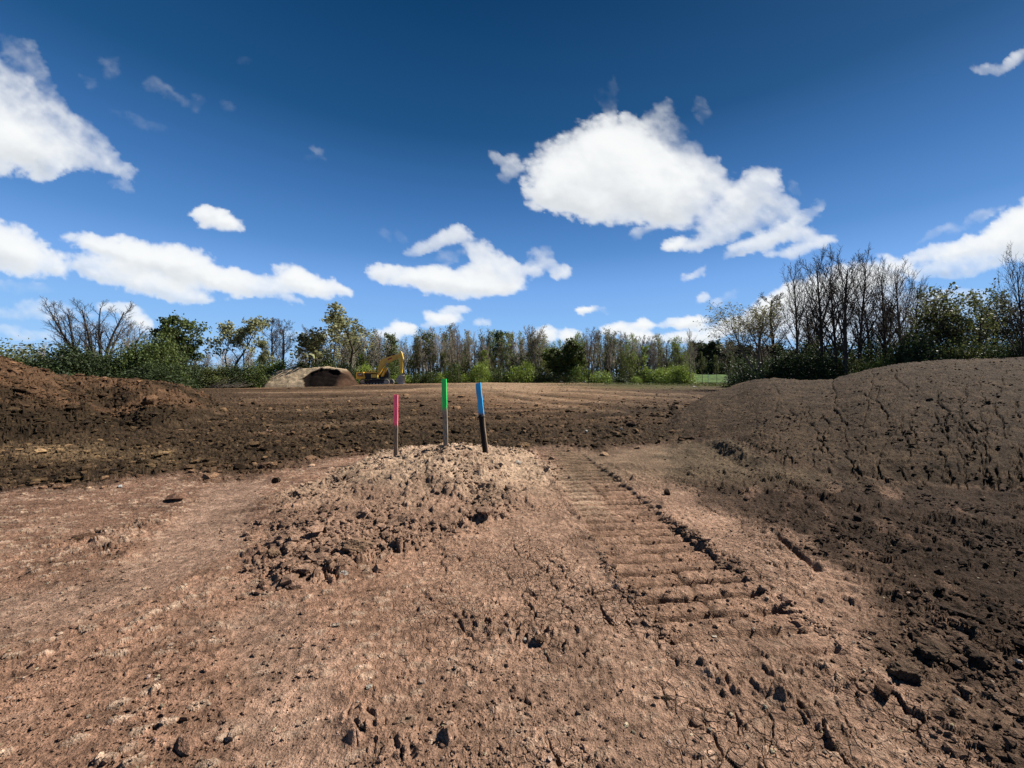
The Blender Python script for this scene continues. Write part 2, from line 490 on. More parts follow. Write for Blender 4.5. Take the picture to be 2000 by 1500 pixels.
    h += w_rm * (0.06 * fbm(X * 0.6, Y * 0.6, 4, 87) + 0.030 * rough_l + 0.010 * lump_b + 0.036 * lump_m + 0.030 * lump_s + 0.018 * grit - 0.070 * seam)
    sm = fbm((X * .95 + Y * .3) * 2.2, (Y * .95 - X * .3) * 8.0, 4, 88)
    h += w_smear * (0.011 * sm + (0.008 + 0.009 * patch) * lump_s + 0.010 * lump_m * patch + 0.006 * grit)
    h += w_rf * (0.05 * fbm((X * .8 - Y * .55) * 4.2, (Y * .8 + X * .55) * 1.6, 4, 89) + 0.05 * lump_m * patch + 0.022 * lump_s + 0.05 * lump_b * patch + 0.008 * grit)
    # dried plates with open cracks
    e1, e2, ec, ef = worley(wx * 5.2 + 0.55 * rough_l, wy * 5.2 + 0.45 * fbm(X * 5, Y * 5, 3, 90), 91)
    q1, q2, qc, qf = worley(wx * 12.0 + 0.8 * rough_l, wy * 12.0 + 0.3 * grit, 92)
    pat2 = np.clip(0.40 + 2.0 * fbm(X * 1.3 + 5, Y * 1.3, 3, 93), 0, 1)
    pat3 = np.clip(0.25 + 2.1 * fbm(X * 0.9 + 15, Y * 0.9, 3, 94), 0, 1)
    wid = 0.6 + 0.8 * pat2
    edge1 = sstep(0.075, 0.0, (e2 - e1) / wid); edge2 = sstep(0.10, 0.0, q2 - q1)
    crack = np.clip(edge1 * pat2 + edge2 * 0.8 * pat3 * np.clip(fbm(X * 3, Y * 3, 2, 97) * 3 + .6, 0, 1), 0, 1)
    h += w_crk * (-0.032 * crack + 0.016 * (ec - 0.5) * pat2 + 0.014 * ef * pat2 + 0.011 * lump_s * (1.1 - pat2) + 0.030 * lump_m * np.clip(pat3 * 1.9 - 0.7, 0, 1)
                  + 0.012 * rough_l + 0.005 * grit)
    cu, cv = X * .95 + Y * .3, Y * .95 - X * .3
    p1, p2, pcid, pf = worley(cu * 7.5 + 0.4 * rough_l, cv * 15.0, 98)
    chip = sstep(0.42, 0.30, p1) * sstep(0.66, 0.76, pcid) * sstep(0.0, 0.12, p2 - p1)
    h += (w_smear + 0.35 * w_crk) * chip * (0.012 + 0.012 * pf)
    pd_, _, _ = line_dist(X + 0.2 * fbm(X, Y, 3, 161), Y, [flat(470, 945), flat(425, 1000), flat(385, 1065), flat(270, 1135), flat(90, 1185), flat(-250, 1230)])
    w_pth = sstep(0.50, 0.22, pd_) * w_fore
    pd2, _, _ = line_dist(X + 0.15 * fbm(X * 1.3, Y * 1.3, 3, 162), Y, [flat(520, 1200), flat(560, 1330), flat(600, 1560)])
    w_pth = np.maximum(w_pth, 0.8 * sstep(0.30, 0.12, pd2) * w_fore)
    h = h * (1 - 0.65 * w_pth) * (1 - 0.6 * w_tr) - 0.025 * w_pth
    # wheel ruts that run across the far field
    rut = fbm(X * 0.045 + 0.02 * Y, Y * 0.45 + X * 0.03, 3, 95)
    rut2 = fbm(X * 0.018, Y * 0.13 + X * 0.012, 3, 96)
    h += (w_far + 0.6 * w_dark) * (sstep(10, 16, Y) * 0.16 * rut + sstep(20, 32, Y) * 0.28 * np.clip(rut2, -.5, .4))
    rl = random.Random(31)
    field = (w_far + w_dark) > 0.25
    sweep = np.zeros(n); sweep_d = np.zeros(n)
    for x0, y0, x1, y1, bow, wd, kind in [(900, 756, 1460, 784, 3, 1.5, 1), (905, 759, 1470, 792, 4, 1.6, -1), (930, 764, 1430, 802, 5, 2.0, 1), (940, 768, 1420, 809, 6, 1.8, -1), (960, 778, 1330, 812, 6, 2.2, 1),
                                    (430, 768, 930, 757, 3, 1.4, 1), (420, 774, 960, 762, 4, 1.6, -1), (440, 782, 960, 768, 4, 1.6, 1), (430, 793, 900, 778, 5, 2.0, -1), (470, 804, 860, 790, 5, 2.2, 1), (430, 818, 760, 806, 5, 2.4, -1),
                                    (1150, 757, 1480, 765, 1, 1.0, -1), (1080, 761, 1470, 776, 2, 1.3, 1), (480, 835, 880, 812, 6, 2.6, 1), (200, 900, 620, 868, 8, 3.5, -1), (1010, 830, 1300, 806, -5, 3.0, -1)]:
        tt = (px - x0) / (x1 - x0)
        yy = y0 + (y1 - y0) * tt + bow * np.sin(np.pi * np.clip(tt, 0, 1)) + 1.2 * perlin(px * .02, px * 0 + y0, 171)
        g_ = np.exp(-((py - yy) / wd) ** 2) * sstep(-0.02, 0.15, tt) * sstep(1.02, 0.8, tt) * field
        if kind > 0: sweep = np.maximum(sweep, g_)
        else: sweep_d = np.maximum(sweep_d, g_)
    h += (w_far + w_dark) * np.clip(Y / 30, .3, 1.2) * (0.07 * sweep - 0.13 * sweep_d)
    # ---- lines of thrown-up clods
    def berm(pts_px, amp, wid, seed, step=0.0):
        nonlocal h
        pts = [flat(*p) for p in pts_px]
        x0, x1 = min(p[0] for p in pts) - 0.8, max(p[0] for p in pts) + 0.8
        y0, y1 = min(p[1] for p in pts) - 0.8, max(p[1] for p in pts) + 0.8
        s = (X > x0) & (X < x1) & (Y > y0) & (Y < y1)
        if not s.any(): return
        d, side, al = line_dist(X[s] + 0.05 * fbm(X[s] * 5, Y[s] * 5, 3, seed), Y[s] + 0.05 * fbm(X[s] * 5 + 7, Y[s] * 5, 3, seed + 1), pts)
        g = np.exp(-(d / wid) ** 2)
        lum = 0.25 + 1.1 * lump_m[s] + 0.5 * lump_s[s] + 0.9 * np.clip(fbm(X[s] * 3, Y[s] * 3, 3, seed + 2), -0.3, 1)
        h[s] += amp * g * np.clip(lum, 0, 2.2)
    berm([(1190, 905), (1240, 935), (1295, 975), (1310, 1010), (1370, 1060), (1440, 1105), (1490, 1140), (1500, 1170)], 0.036, 0.06, 101)
    berm([(1055, 905), (1085, 950), (1120, 995), (1150, 1040), (1185, 1090), (1195, 1130), (1230, 1170)], 0.028, 0.04, 104)
    berm([(500, 1085), (560, 1135), (640, 1128), (720, 1100), (800, 1068), (880, 1040), (970, 1008)], 0.060, 0.10, 107)
    berm([(1225, 905), (1330, 940), (1450, 960), (1560, 1000), (1700, 1050)], 0.035, 0.10, 110)
    berm([(1520, 935), (1580, 960), (1640, 985), (1800, 1015), (2000, 1040)], 0.07, 0.20, 113)
    berm([(110, 1060), (170, 1050), (230, 1080), (190, 1045), (300, 1020)], 0.04, 0.16, 116)
    berm([(690, 1405), (740, 1440), (800, 1460), (860, 1445)], 0.045, 0.09, 119)
    berm([(930, 1215), (990, 1245), (1060, 1235), (1100, 1262)], 0.040, 0.08, 134)
    berm([(1360, 1300), (1430, 1340), (1520, 1350), (1620, 1420)], 0.040, 0.09, 137)
    berm([(1540, 1290), (1640, 1330), (1700, 1380)], 0.040, 0.08, 140)
    berm([(560, 1180), (600, 1250), (640, 1330), (690, 1405)], 0.012, 0.05, 122)
    berm([(640, 1175), (700, 1205), (760, 1230)], 0.022, 0.05, 125)
    berm([(1680, 1120), (1800, 1190), (1900, 1240), (2040, 1290)], 0.05, 0.12, 128)
    berm([(1700, 1330), (1790, 1400), (1900, 1470)], 0.035, 0.09, 131)
    # a gouge and the cut step at the foot of the right mound
    gd, _, _ = line_dist(X, Y, [flat(1515, 1040), flat(1560, 1080), flat(1600, 1112)])
    h -= 0.06 * np.exp(-(gd / 0.035) ** 2)
    stp = [flat(1350, 862, 0.05), flat(1395, 872, 0.05), flat(1440, 897, 0.05), flat(1500, 925, 0.05), flat(1560, 945, .05)]
    dd, side, al = line_dist(X + 0.06 * fbm(X * 3, Y * 3, 3, 141), Y, stp)
    endf = sstep(0.0, 1.0, al) * sstep(al.max(), al.max() - 2.2, al)
    h += np.where(dd < 1.6, sstep(-0.16, 0.16, -dd * side) * 0.20 * sstep(1.5, 0.1, dd) * endf, 0)
    gul, gs, _ = line_dist(X, Y, [(-15.4, 14.6), (-13.6, 13.0), (-12.2, 12.0), (-10.6, 11.0)])
    h -= 0.35 * np.exp(-(gul / 0.45) ** 2) * w_lm
    h += h_tr
    # ease everything out at the far and hidden sides
    h *= np.where(front, 1, 0.5) * (1 - sstep(85, 140, Y))

    # ---- colour of the soil, with shade painted into the track slots
    def C(r, g, b): return np.array([r, g, b])
    clay, plate, sand = C(.425, .245, .160), C(.445, .275, .186), C(.60, .415, .280)
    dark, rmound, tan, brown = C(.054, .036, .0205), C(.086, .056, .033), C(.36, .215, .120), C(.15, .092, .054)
    deep, red, grassy = C(.070, .044, .028), C(.30, .175, .116), C(.10, .105, .035)
    big = fbm(X * 0.35, Y * 0.35, 4, 151)[..., None]
    med = fbm(X * 1.9, Y * 1.9, 4, 152)[..., None]
    col = np.zeros(n + (3,))
    W = lambda w: w[..., None]
    fore = mix(clay, plate, W(sstep(-1.5, 0.5, X))) * (1 + 0.26 * med + 0.24 * big)
    fore = mix(fore, red * (1 + 0.2 * med), W(0.75 * sstep(3.4, 4.6, Y) * sstep(-0.5, -2.2, X)))
    smear = fbm((X * .95 + Y * .3) * 1.3, (Y * .95 - X * .3) * 6.0, 4, 153)
    fore = mix(fore, C(.46, .30, .21), W(w_smear * 0.75 * sstep(0.05, 0.45, smear)))
    fore = mix(fore, C(.17, .098, .062), W(w_smear * 0.55 * sstep(-0.05, -0.4, smear)))
    fore = mix(fore, C(.62, .44, .31) * (0.8 + 0.4 * pcid)[..., None], W(chip * 0.75 * (w_smear + 0.4 * w_crk)))
    fore = mix(fore, C(.44, .285, .20) * (1 + .2 * med), W(0.65 * w_pth))
    rf = mix(mix(C(.19, .12, .08), deep, W(sstep(2.2, 3.4, X + 0.8 * big[..., 0]))), C(.30, .185, .125), W(0.8 * sstep(0.1, 0.5, fbm((X * .8 - Y * .55) * 2.6, (Y * .8 + X * .55) * .9, 4, 154))))
    fore = mix(fore, rf, W(sstep(0.0, 0.7, w_rf)))
    trc = mix(C(.085, .048, .027), mix(C(.30, .172, .108), C(.47, .285, .188), W(np.clip(row + 0.3, 0, 1))), W(np.clip(bar, 0, 1)))  # slots and gap darkened: the recesses' shade painted into the colour
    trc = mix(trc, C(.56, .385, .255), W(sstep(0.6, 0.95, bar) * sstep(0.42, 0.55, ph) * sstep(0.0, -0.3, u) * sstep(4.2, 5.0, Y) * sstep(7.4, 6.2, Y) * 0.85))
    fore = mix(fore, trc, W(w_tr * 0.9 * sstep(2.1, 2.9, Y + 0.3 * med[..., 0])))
    midr = sstep(5.2, 6.6, Y) * sstep(0.4, 1.2, X) * w_fore
    fore = mix(fore, C(.20, .145, .09) * (1 + 0.25 * med), W(midr * 0.7))
    sandc = sand * (1 + 0.15 * med + 0.1 * big)
    sandc = mix(sandc, plate * 0.92, W(sstep(6.3, 4.3, Y + 0.9 * med[..., 0])))
    sandc = mix(sandc, plate * 0.75, W(0.8 * sstep(0.1, 0.5, fbm(X * 1.1, Y * 1.1, 4, 157))))
    streak = mix(fbm(X * 0.05 + 0.02 * Y, Y * 0.55 + X * 0.03, 4, 156), 1.25 * fbm(X * 0.018, Y * 0.14 + X * 0.012, 4, 158), sstep(18, 34, Y))
    darkc = mix(dark, brown, W(0.75 * sstep(0.12, 0.55, fbm(X * 0.35, Y * 0.8, 4, 155)) + 0.28 * sstep(13, 24, Y))) * (1 + 0.22 * med)
    darkc = darkc * (0.55 + 1.0 * c2 ** 1.5)[..., None]
    darkc = mix(darkc, brown * 1.3, W(0.6 * np.clip(c3 * 2.2 - 1.5, 0, 1)))
    darkc = mix(darkc, brown * 1.15, W(0.65 * sstep(0.1, 0.4, streak) * sstep(10, 16, Y)))
    lite = np.exp(-(((px - 120) / 110) ** 2 + ((py - 888) / 17) ** 2)) + 0.55 * np.exp(-(((px - 320) / 60) ** 2 + ((py - 897) / 16) ** 2))
    darkc = mix(darkc, C(.27, .18, .10), W(np.clip(lite * (0.8 + 0.8 * med[..., 0]), 0, 1)))
    farc = mix(brown * 0.62, tan * .74, W(sstep(-0.12, 0.34, streak + 0.35 * np.exp(-((px - 1010) / 220) ** 2) - 0.25 * sstep(1200, 1420, px))))
    farc = mix(farc, C(.50, .34, .21), W(np.exp(-((px - 990) / 130) ** 2) * sstep(28, 45, Y) * 0.7))
    farc = mix(farc, C(.50, .33, .20), W(0.6 * sweep)); farc = mix(farc, dark * 1.2, W(0.75 * sweep_d))
    darkc = mix(darkc, C(.21, .14, .085), W(0.55 * sweep)); darkc = mix(darkc, dark * .7, W(0.6 * sweep_d))
    gw = sstep(1060, 1250, px) * sstep(36, 52, Y + 6 * streak) + sstep(72, 90, Y)
    farc = mix(farc, grassy * (1 + 0.4 * med), W(np.clip(gw, 0, 1) * np.clip(0.75 + 0.9 * med[..., 0], 0, 1)))
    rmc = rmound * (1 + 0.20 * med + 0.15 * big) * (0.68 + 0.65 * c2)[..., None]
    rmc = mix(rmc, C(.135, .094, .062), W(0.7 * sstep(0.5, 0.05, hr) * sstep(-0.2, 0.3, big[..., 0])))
    lmc = mix(C(.155, .088, .049), dark, W(sstep(0.35, -0.25, (hl - 1.0) * 0.55 + big[..., 0] * 1.1 + 0.5 * med[..., 0]))) * (1 + 0.2 * med)
    tot = (w_fore + w_dark + w_far + w_rm + w_cm + w_lm)[..., None] + 1e-6
    # the left mound overlays the dark field it stands on
    wd = np.clip(w_dark - w_lm, 0, 1)
    tot = (w_fore + wd + w_far + w_rm + w_cm + w_lm)[..., None] + 1e-6
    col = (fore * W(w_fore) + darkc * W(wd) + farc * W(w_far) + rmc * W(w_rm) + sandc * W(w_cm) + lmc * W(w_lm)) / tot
    # scraped-up lumps come out a little paler on one cell, darker on another
    col = col * (1 + 0.22 * (c2 - 0.5) * 1.0)[..., None] * (1 + 0.22 * (c3 - 0.5))[..., None]
    col = np.clip(col, 0.004, 0.8)
    return h, col, w_crk * np.clip(1.3 * pat2 - 0.02, 0, 1) * (1 - 0.7 * w_tr) + 0.10 * w_smear * pat3, dict(cm=w_cm, rm=w_rm, lm=w_lm, dark=w_dark, fore=w_fore, far=w_far, rf=w_rf, tr=w_tr)

def build_ground():
    # columns: even in tan(azimuth) across the view, coarse behind the camera; rows: finer than the eye can tell near by
    a = np.linspace(-1.5, 1.5, 1220)
    th = np.arctan(a)
    th_back = np.linspace(th[-1], th[0] + 2 * math.pi, 62)[1:-1]
    theta = np.concatenate([th, th_back])
    kj = np.concatenate([np.sqrt(1 + a * a), np.full(len(th_back), math.sqrt(1 + 2.25))])
    s = [0.05, 0.2, 0.45, 0.7, 0.95, 1.15, 1.3]
    y = 1.4
    while y < 26:
        s.append(y); y += 0.0050 * y * (y / 4.0) ** 0.12
    while y < 120:
        s.append(y); y *= 1.012
    while y < 4200:
        s.append(y); y *= 1.28
    s = np.array(s)
    R, T = np.meshgrid(s, theta, indexing='ij')
    K = np.broadcast_to(kj, R.shape)
    X = (R * K * np.sin(T)).ravel(); Y = (R * K * np.cos(T)).ravel()
    base, hr, hl, hc, sd, px = land(X, Y)
    h, col, crk, w = ground_detail(X, Y, base, hr, hl, hc, sd, px)
    Z = base + h
    V = np.stack([X, Y, Z], 1)
    nr, nc = R.shape
    I = np.arange(nr * nc).reshape(nr, nc)
    J = np.roll(I, -1, axis=1)
    Q = np.stack([I[:-1], J[:-1], J[1:], I[1:]], -1).reshape(-1, 4)[:, ::-1]
    # which object each face belongs to
    fx = np.abs(X) < 1e9
    lab = np.zeros(len(X), np.int8)
    lab[(w['rm'] > 0.5) & fx] = 1
    lab[(hl > 0.30)] = 2
    lab[(w['cm'] > 0.5)] = 3
    fl = lab[Q].max(axis=1)
    outs = []
    for k, nm in enumerate(('ground', 'soil_mound', 'soil_mound', 'sand_mound')):
        fq = Q[fl == k]
        used, inv = np.unique(fq, return_inverse=True)
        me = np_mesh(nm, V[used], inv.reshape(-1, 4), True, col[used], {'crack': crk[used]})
        me.materials.append(SOIL)
        outs.append(link(nm, me))
    tag(outs[0], kind='structure')
    tag(outs[1], 'large dark grey-brown soil mound with crooked vertical cracks, under the bare trees', 'soil mound')
    tag(outs[2], 'crumbly brown soil mound sloping down in front of dark green bushes', 'soil mound')
    tag(outs[3], 'low pale sandy mound that the three painted stakes stand in', 'dirt mound')
    w['edge'] = np.clip(w['rf'] * 0 + sstep(0.03, 0.0, np.abs(sd) - 0.05), 0, 1)
    return V, nr, nc, s, theta, kj, col, w, sd
GV, GNR, GNC, GS, GTH, GK, GCOL, GW, GSD = build_ground()
# ------------------------------------------------------------------ clouds: a sheet of the sky dome, 2.6 km away
def build_clouds():
    # (px, py, half-width, half-height, turn in degrees, strength): the clouds' masses where they stood
    B = [# upper left: a bright lower body, torn veils above it
         (20, 270, 130, 60, 22, .95), (90, 295, 60, 42, 40, .85), (-90, 230, 150, 100, 20, .9), (150, 285, 70, 34, 30, .7), (215, 318, 55, 24, 35, .62), (60, 215, 110, 40, 35, .66), (130, 240, 70, 20, 42, .5), (0, 150, 90, 34, 40, .5), (85, 160, 70, 16, 50, .36),
         (190, 265, 50, 14, 48, .42), (225, 365, 28, 9, 22, .36), (100, 325, 26, 22, 60, .6), (40, 110, 60, 22, 45, .36),
         # left middle
         (-60, 470, 120, 62, 8, 1), (45, 492, 80, 42, 20, .95), (105, 518, 40, 18, 25, .7),
         # the long cloud
         (190, 478, 70, 20, 16, .85), (250, 497, 80, 32, 12, .95), (320, 510, 85, 40, 14, 1), (395, 535, 85, 34, 16, .95), (460, 550, 60, 24, 10, .9), (515, 560, 40, 18, 4, .8), (230, 535, 90, 22, 14, .85), (310, 562, 80, 20, 8, .85), (370, 580, 50, 12, 6, .75), (170, 520, 40, 16, 30, .7),
         (575, 545, 50, 28, 20, .95), (620, 560, 50, 20, 14, .9), (665, 573, 30, 9, 8, .8), (565, 582, 30, 8, 24, .55), (425, 434, 50, 20, 16, .95), (400, 420, 22, 12, 0, .8),
         # centre
         (745, 530, 36, 18, 4, .85), (800, 540, 50, 20, 8, .9), (850, 545, 44, 26, 0, .95), (905, 552, 60, 28, 8, .95), (970, 562, 55, 20, 2, .95), (960, 520, 44, 30, 10, .85), (990, 535, 40, 24, 0, .8), (935, 490, 36, 20, 20, .75), (895, 458, 30, 18, 10, .8), (860, 472, 40, 16, -10, .75), (810, 485, 32, 14, -14, .6), (880, 505, 26, 14, 0, .35),
         (1045, 500, 18, 20, 20, .5), (1035, 532, 24, 15, 0, .75), (1070, 520, 26, 14, 20, .5), (1092, 535, 26, 13, 10, .8), (1068, 490, 16, 10, 60, .4), (775, 460, 20, 10, 40, .3), (745, 455, 16, 8, 40, .2),
         # the big cumulus
         (1185, 290, 84, 66, 0, 1), (1110, 335, 80, 62, 0, 1), (1065, 378, 48, 32, 10, .95), (1240, 315, 95, 66, 20, 1), (1200, 375, 130, 50, 8, 1), (1290, 360, 90, 62, 10, 1), (1350, 350, 62, 52, 10, .85), (1395, 340, 34, 30, 20, .7), (1300, 415, 60, 26, 16, .85), (1345, 395, 50, 30, 20, .7), (1140, 400, 70, 26, 12, .9), (1260, 452, 28, 12, -20, .45), (1345, 300, 34, 30, 40, .42),
         (1290, 235, 26, 38, 20, .42), (1320, 265, 24, 30, 30, .36), (1365, 215, 28, 13, 60, .3), (1180, 200, 30, 14, 60, .17), (1195, 175, 10, 30, 10, .15), (968, 308, 22, 12, 50, .5), (998, 330, 20, 26, 20, .6), (985, 350, 14, 14, 0, .4), (1235, 235, 22, 14, 30, .4),
         # its torn tail
         (1490, 352, 40, 32, 30, .75), (1455, 385, 60, 38, -10, .82), (1520, 392, 46, 24, 25, .66), (1410, 425, 60, 26, -30, .75), (1420, 455, 40, 16, -30, .7), (1375, 470, 36, 15, -30, .8), (1318, 478, 36, 17, -8, .9), (1480, 425, 44, 18, -20, .6), (1540, 435, 60, 16, -22, .75), (1500, 462, 70, 20, -20, .85), (1570, 455, 40, 16, -10, .72), (1455, 485, 40, 13, -10, .75),
         (1545, 492, 60, 13, -8, .72), (1600, 472, 42, 14, -14, .8), (1575, 415, 40, 9, -35, .36), (1440, 495, 30, 8, -30, .4), (1560, 370, 24, 10, 50, .3),
         # right edge
         (2010, 425, 90, 40, -30, 1), (1930, 470, 90, 26, -26, .9), (1860, 490, 60, 22, -20, .85), (1800, 497, 56, 13, -24, .75), (1980, 480, 80, 30, -20, .8), (1830, 455, 50, 8, -28, .42), (1900, 430, 60, 9, -30, .36), (2120, 400, 150, 80, -25, 1), (1870, 525, 90, 18, -8, .6), (1935, 132, 34, 13, 0, .55), (1985, 112, 40, 12, -40, .6), (2050, 80, 70, 20, -30, .6),
         # behind the right-hand trees
         (1520, 600, 80, 28, -28, .95), (1600, 565, 90, 34, -26, .95), (1690, 550, 90, 40, -12, .95), (1610, 620, 130, 30, -8, .85), (1450, 635, 90, 16, -6, .85), (1740, 600, 110, 40, 0, .7), (1850, 590, 120, 24, 0, .5), (1960, 620, 120, 24, 0, .45), (1700, 650, 160, 24, 0, .6),
         # low ones over the tree line
         (790, 638, 34, 15, 0, .95), (750, 652, 36, 12, 0, .8), (865, 622, 32, 16, 10, .92), (898, 606, 24, 9, 8, .75), (840, 632, 20, 8, 0, .6), (948, 630, 22, 7, 0, .6), (1155, 607, 22, 8, 0, .95), (1180, 604, 14, 5, 0, .4), (1205, 643, 34, 15, -10, .95), (1258, 635, 24, 11, 0, .95), (1350, 625, 50, 13, -10, .95), (1310, 630, 26, 7, -6, .6),
         (1062, 654, 30, 17, 0, .95), (1116, 657, 24, 13, 0, .95), (1248, 660, 36, 16, 0, .95), (1330, 660, 46, 12, -8, .85), (1395, 648, 50, 14, -6, .9), (1360, 538, 26, 7, -16, .6), (1378, 528, 14, 6, -30, .5), (1376, 580, 17, 13, 0, .75), (1405, 588, 14, 9, 0, .55), (1425, 575, 16, 10, 0, .3),
         (275, 625, 36, 18, 14, .85), (240, 603, 50, 9, 6, .75), (80, 598, 60, 14, 4, .5), (30, 610, 60, 16, 0, .42), (95, 620, 34, 9, 0, .5), (150, 612, 50, 8, 4, .4), (60, 655, 80, 10, 3, .5), (10, 640, 40, 8, 0, .45), (200, 640, 90, 10, 0, .4), (330, 655, 60, 10, 0, .4), (560, 655, 46, 9, 0, .45), (650, 650, 46, 10, 0, .55), (15, 560, 90, 12, 5, .25),
         (215, 130, 20, 34, -30, .26), (175, 155, 20, 9, 40, .24), (330, 185, 50, 12, 30, .26), (385, 200, 16, 18, 50, .24), (270, 235, 56, 12, 15, .2), (300, 172, 20, 14, 0, .2), (445, 206, 18, 9, 10, .16), (620, 298, 9, 14, -20, .26), (605, 310, 16, 5, 0, .1), (470, 118, 12, 14, 60, .13)]
    x0, x1, st = -560, 2560, 3.0
    gx = np.arange(x0, x1, st); gy = np.arange(-80, 739, st)
    PX, PY = np.meshgrid(gx, gy)
    # the wind has drawn the edges out; warp before the masses are laid down
    s1 = 1 / 120.0
    wx = PX + 26 * fbm(PX * s1, PY * s1 * 1.5, 5, 301, .55) + 10 * fbm(PX * s1 * 5, PY * s1 * 7, 4, 303, .6)
    wy = PY + 15 * fbm(PX * s1 + 7, PY * s1 * 1.5, 5, 302, .55) + 7 * fbm(PX * s1 * 5 + 3, PY * s1 * 7, 4, 304, .6)
    D = np.zeros(PX.shape); und = np.zeros(PX.shape); Wt = np.zeros(PX.shape); acc = np.full(PX.shape, 1e-6)
    for (cx, cy, rx, ry, an, w) in B:
        c, s = math.cos(math.radians(an)), math.sin(math.radians(an))
        rx, ry = rx * 1.02, ry * 1.08
        dx, dy = wx - cx, wy - cy
        u, v = (dx * c + dy * s) / rx, (-dx * s + dy * c) / ry
        r2 = u * u + v * v
        f = np.clip(1 - r2 * 0.50, 0, 1) ** 2.0          # a soft mass, densest in the middle
        k = f * min(rx, ry) ** 0.5
        und += k * v; acc += k; Wt += k * w
        D = 1 - (1 - np.clip(D, 0, .999)) * (1 - np.clip(f, 0, .93))
    und = und / acc; Wt = Wt / acc
    # ragged filaments, finer towards the rims
    fine = fbm(PX / 32.0, PY / 24.0, 6, 311, 0.55)
    big = fbm(PX / 95.0, PY / 62.0, 5, 313, .55)
    streak = fbm((PX * .8 + PY * .6) / 80.0, (PY * .8 - PX * .6) / 30.0, 5, 315, .5)
    rim = 1 - sstep(0.35, 0.95, D)
    thin = np.clip(1.15 - Wt, 0, 1)
    dens = D - 0.22 + (0.34 * fine + 0.26 * big + 0.24 * streak) * (0.15 + 0.9 * rim + 0.9 * thin) * sstep(0.0, .35, D)
    alpha = (1 - np.exp(-np.clip(dens, 0, None) ** 1.4 * 5.6)) * np.clip(Wt * 1.1, 0, 1) ** 1.2
    fil = np.clip(0.45 + 1.5 * streak + 1.2 * fine, 0, 1.2) * np.clip(D * 1.25, 0, 1) ** 1.4
    alpha *= mix(1.0, fil, np.clip(thin * 1.25 - 0.28, 0, 1)) * np.clip(Wt * 1.6 + 0.15, 0, 1)
    alpha = np.where(PY > 690, alpha * sstep(739, 690, PY), alpha)
    # lit from the right and above, soft grey bellies, thin parts take the blue behind them
    soft = D + 0.34 * big + 0.20 * fine
    rel = np.zeros(PX.shape)
    for kx, ky, wgt in ((3, -3, .5), (7, -7, .35), (14, -13, .25)):
        rel += wgt * (soft - np.roll(np.roll(soft, -ky, axis=0), -kx, axis=1))
    thick = np.clip(dens * 1.35, 0, 1)
    belly = thick ** 1.5 * sstep(-0.25, 0.75, und + 0.30 * big)
    bright = 0.985 - 0.21 * belly + np.clip(rel * 0.14, -.07, .03) * thick - 0.07 * thick * sstep(0.1, -0.5, big)
    keep = alpha > 0.004
    ny, nx = PX.shape
    I = np.arange(ny * nx).reshape(ny, nx)
    q = np.stack([I[:-1, :-1], I[1:, :-1], I[1:, 1:], I[:-1, 1:]], -1).reshape(-1, 4)
    kf = keep.ravel()[q].any(axis=1)
    q = q[kf]
    d = np.stack([(PX - 1000) / F, np.ones(PX.shape), (740 - PY) / F], -1)
    d = d / np.linalg.norm(d, axis=-1, keepdims=True)
    R = 2600.0 - 160.0 * thick[..., None]
    V = (d * R).reshape(-1, 3) + np.array([0, 0, EYE])
    used, inv = np.unique(q, return_inverse=True)
    me = np_mesh('clouds', V[used], inv.reshape(-1, 4), True, None, {'cover': alpha.ravel()[used], 'bright': bright.ravel()[used]})
    m = bpy.data.materials.new('cloud')
    nt = None
    m.use_nodes = True
    nt = m.node_tree; nt.nodes.clear()
    out = nt.nodes.new('ShaderNodeOutputMaterial')
    em = nt.nodes.new('ShaderNodeEmission'); tr = nt.nodes.new('ShaderNodeBsdfTransparent'); mx = nt.nodes.new('ShaderNodeMixShader')
    ac = N(nt, 'ShaderNodeAttribute', attribute_name='cover'); ab = N(nt, 'ShaderNodeAttribute', attribute_name='bright')
    nt.links.new(ac.outputs['Fac'], mx.inputs[0]); nt.links.new(tr.outputs[0], mx.inputs[1]); nt.links.new(em.outputs[0], mx.inputs[2])
    cr = nt.nodes.new('ShaderNodeMix'); cr.data_type = 'RGBA'
    nt.links.new(ramp(nt, ab.outputs['Fac'], 0.68, 1.0, 0, 1), cr.inputs['Factor'])
    cr.inputs['A'].default_value = (.62, .66, .70, 1); cr.inputs['B'].default_value = (.95, .965, .965, 1)
    nt.links.new(cr.outputs['Result'], em.inputs[0]); em.inputs['Strength'].default_value = 1.02 / 2 ** EXPO
    nt.links.new(mx.outputs[0], out.inputs[0])
    m.cycles.emission_sampling = 'NONE'
    me.materials.append(m)
    o = link('clouds', me)
    tag(o, kind='stuff')
build_clouds()
# ------------------------------------------------------------------ loose clods and stones
_ico = bmesh.new(); bmesh.ops.create_icosphere(_ico, subdivisions=1, radius=1.0)
ICO_V = np.array([v.co[:] for v in _ico.verts]); ICO_F = np.array([[v.index for v in f.verts] for f in _ico.faces]); _ico.free()
_ico = bmesh.new(); bmesh.ops.create_icosphere(_ico, subdivisions=4, radius=1.0)
BIG_V = np.array([v.co[:] for v in _ico.verts]); BIG_F = np.array([[v.index for v in f.verts] for f in _ico.faces]); _ico.free()

def rand_rot(n, rs):
    q = rs.normal(size=(n, 4)); q /= np.linalg.norm(q, axis=1, keepdims=True)
    w, x, y, z = q.T
    return np.stack([np.stack([1 - 2 * (y * y + z * z), 2 * (x * y - z * w), 2 * (x * z + y * w)], -1),
                     np.stack([2 * (x * y + z * w), 1 - 2 * (x * x + z * z), 2 * (y * z - x * w)], -1),
                     np.stack([2 * (x * z - y * w), 2 * (y * z + x * w), 1 - 2 * (x * x + y * y)], -1)], 1)

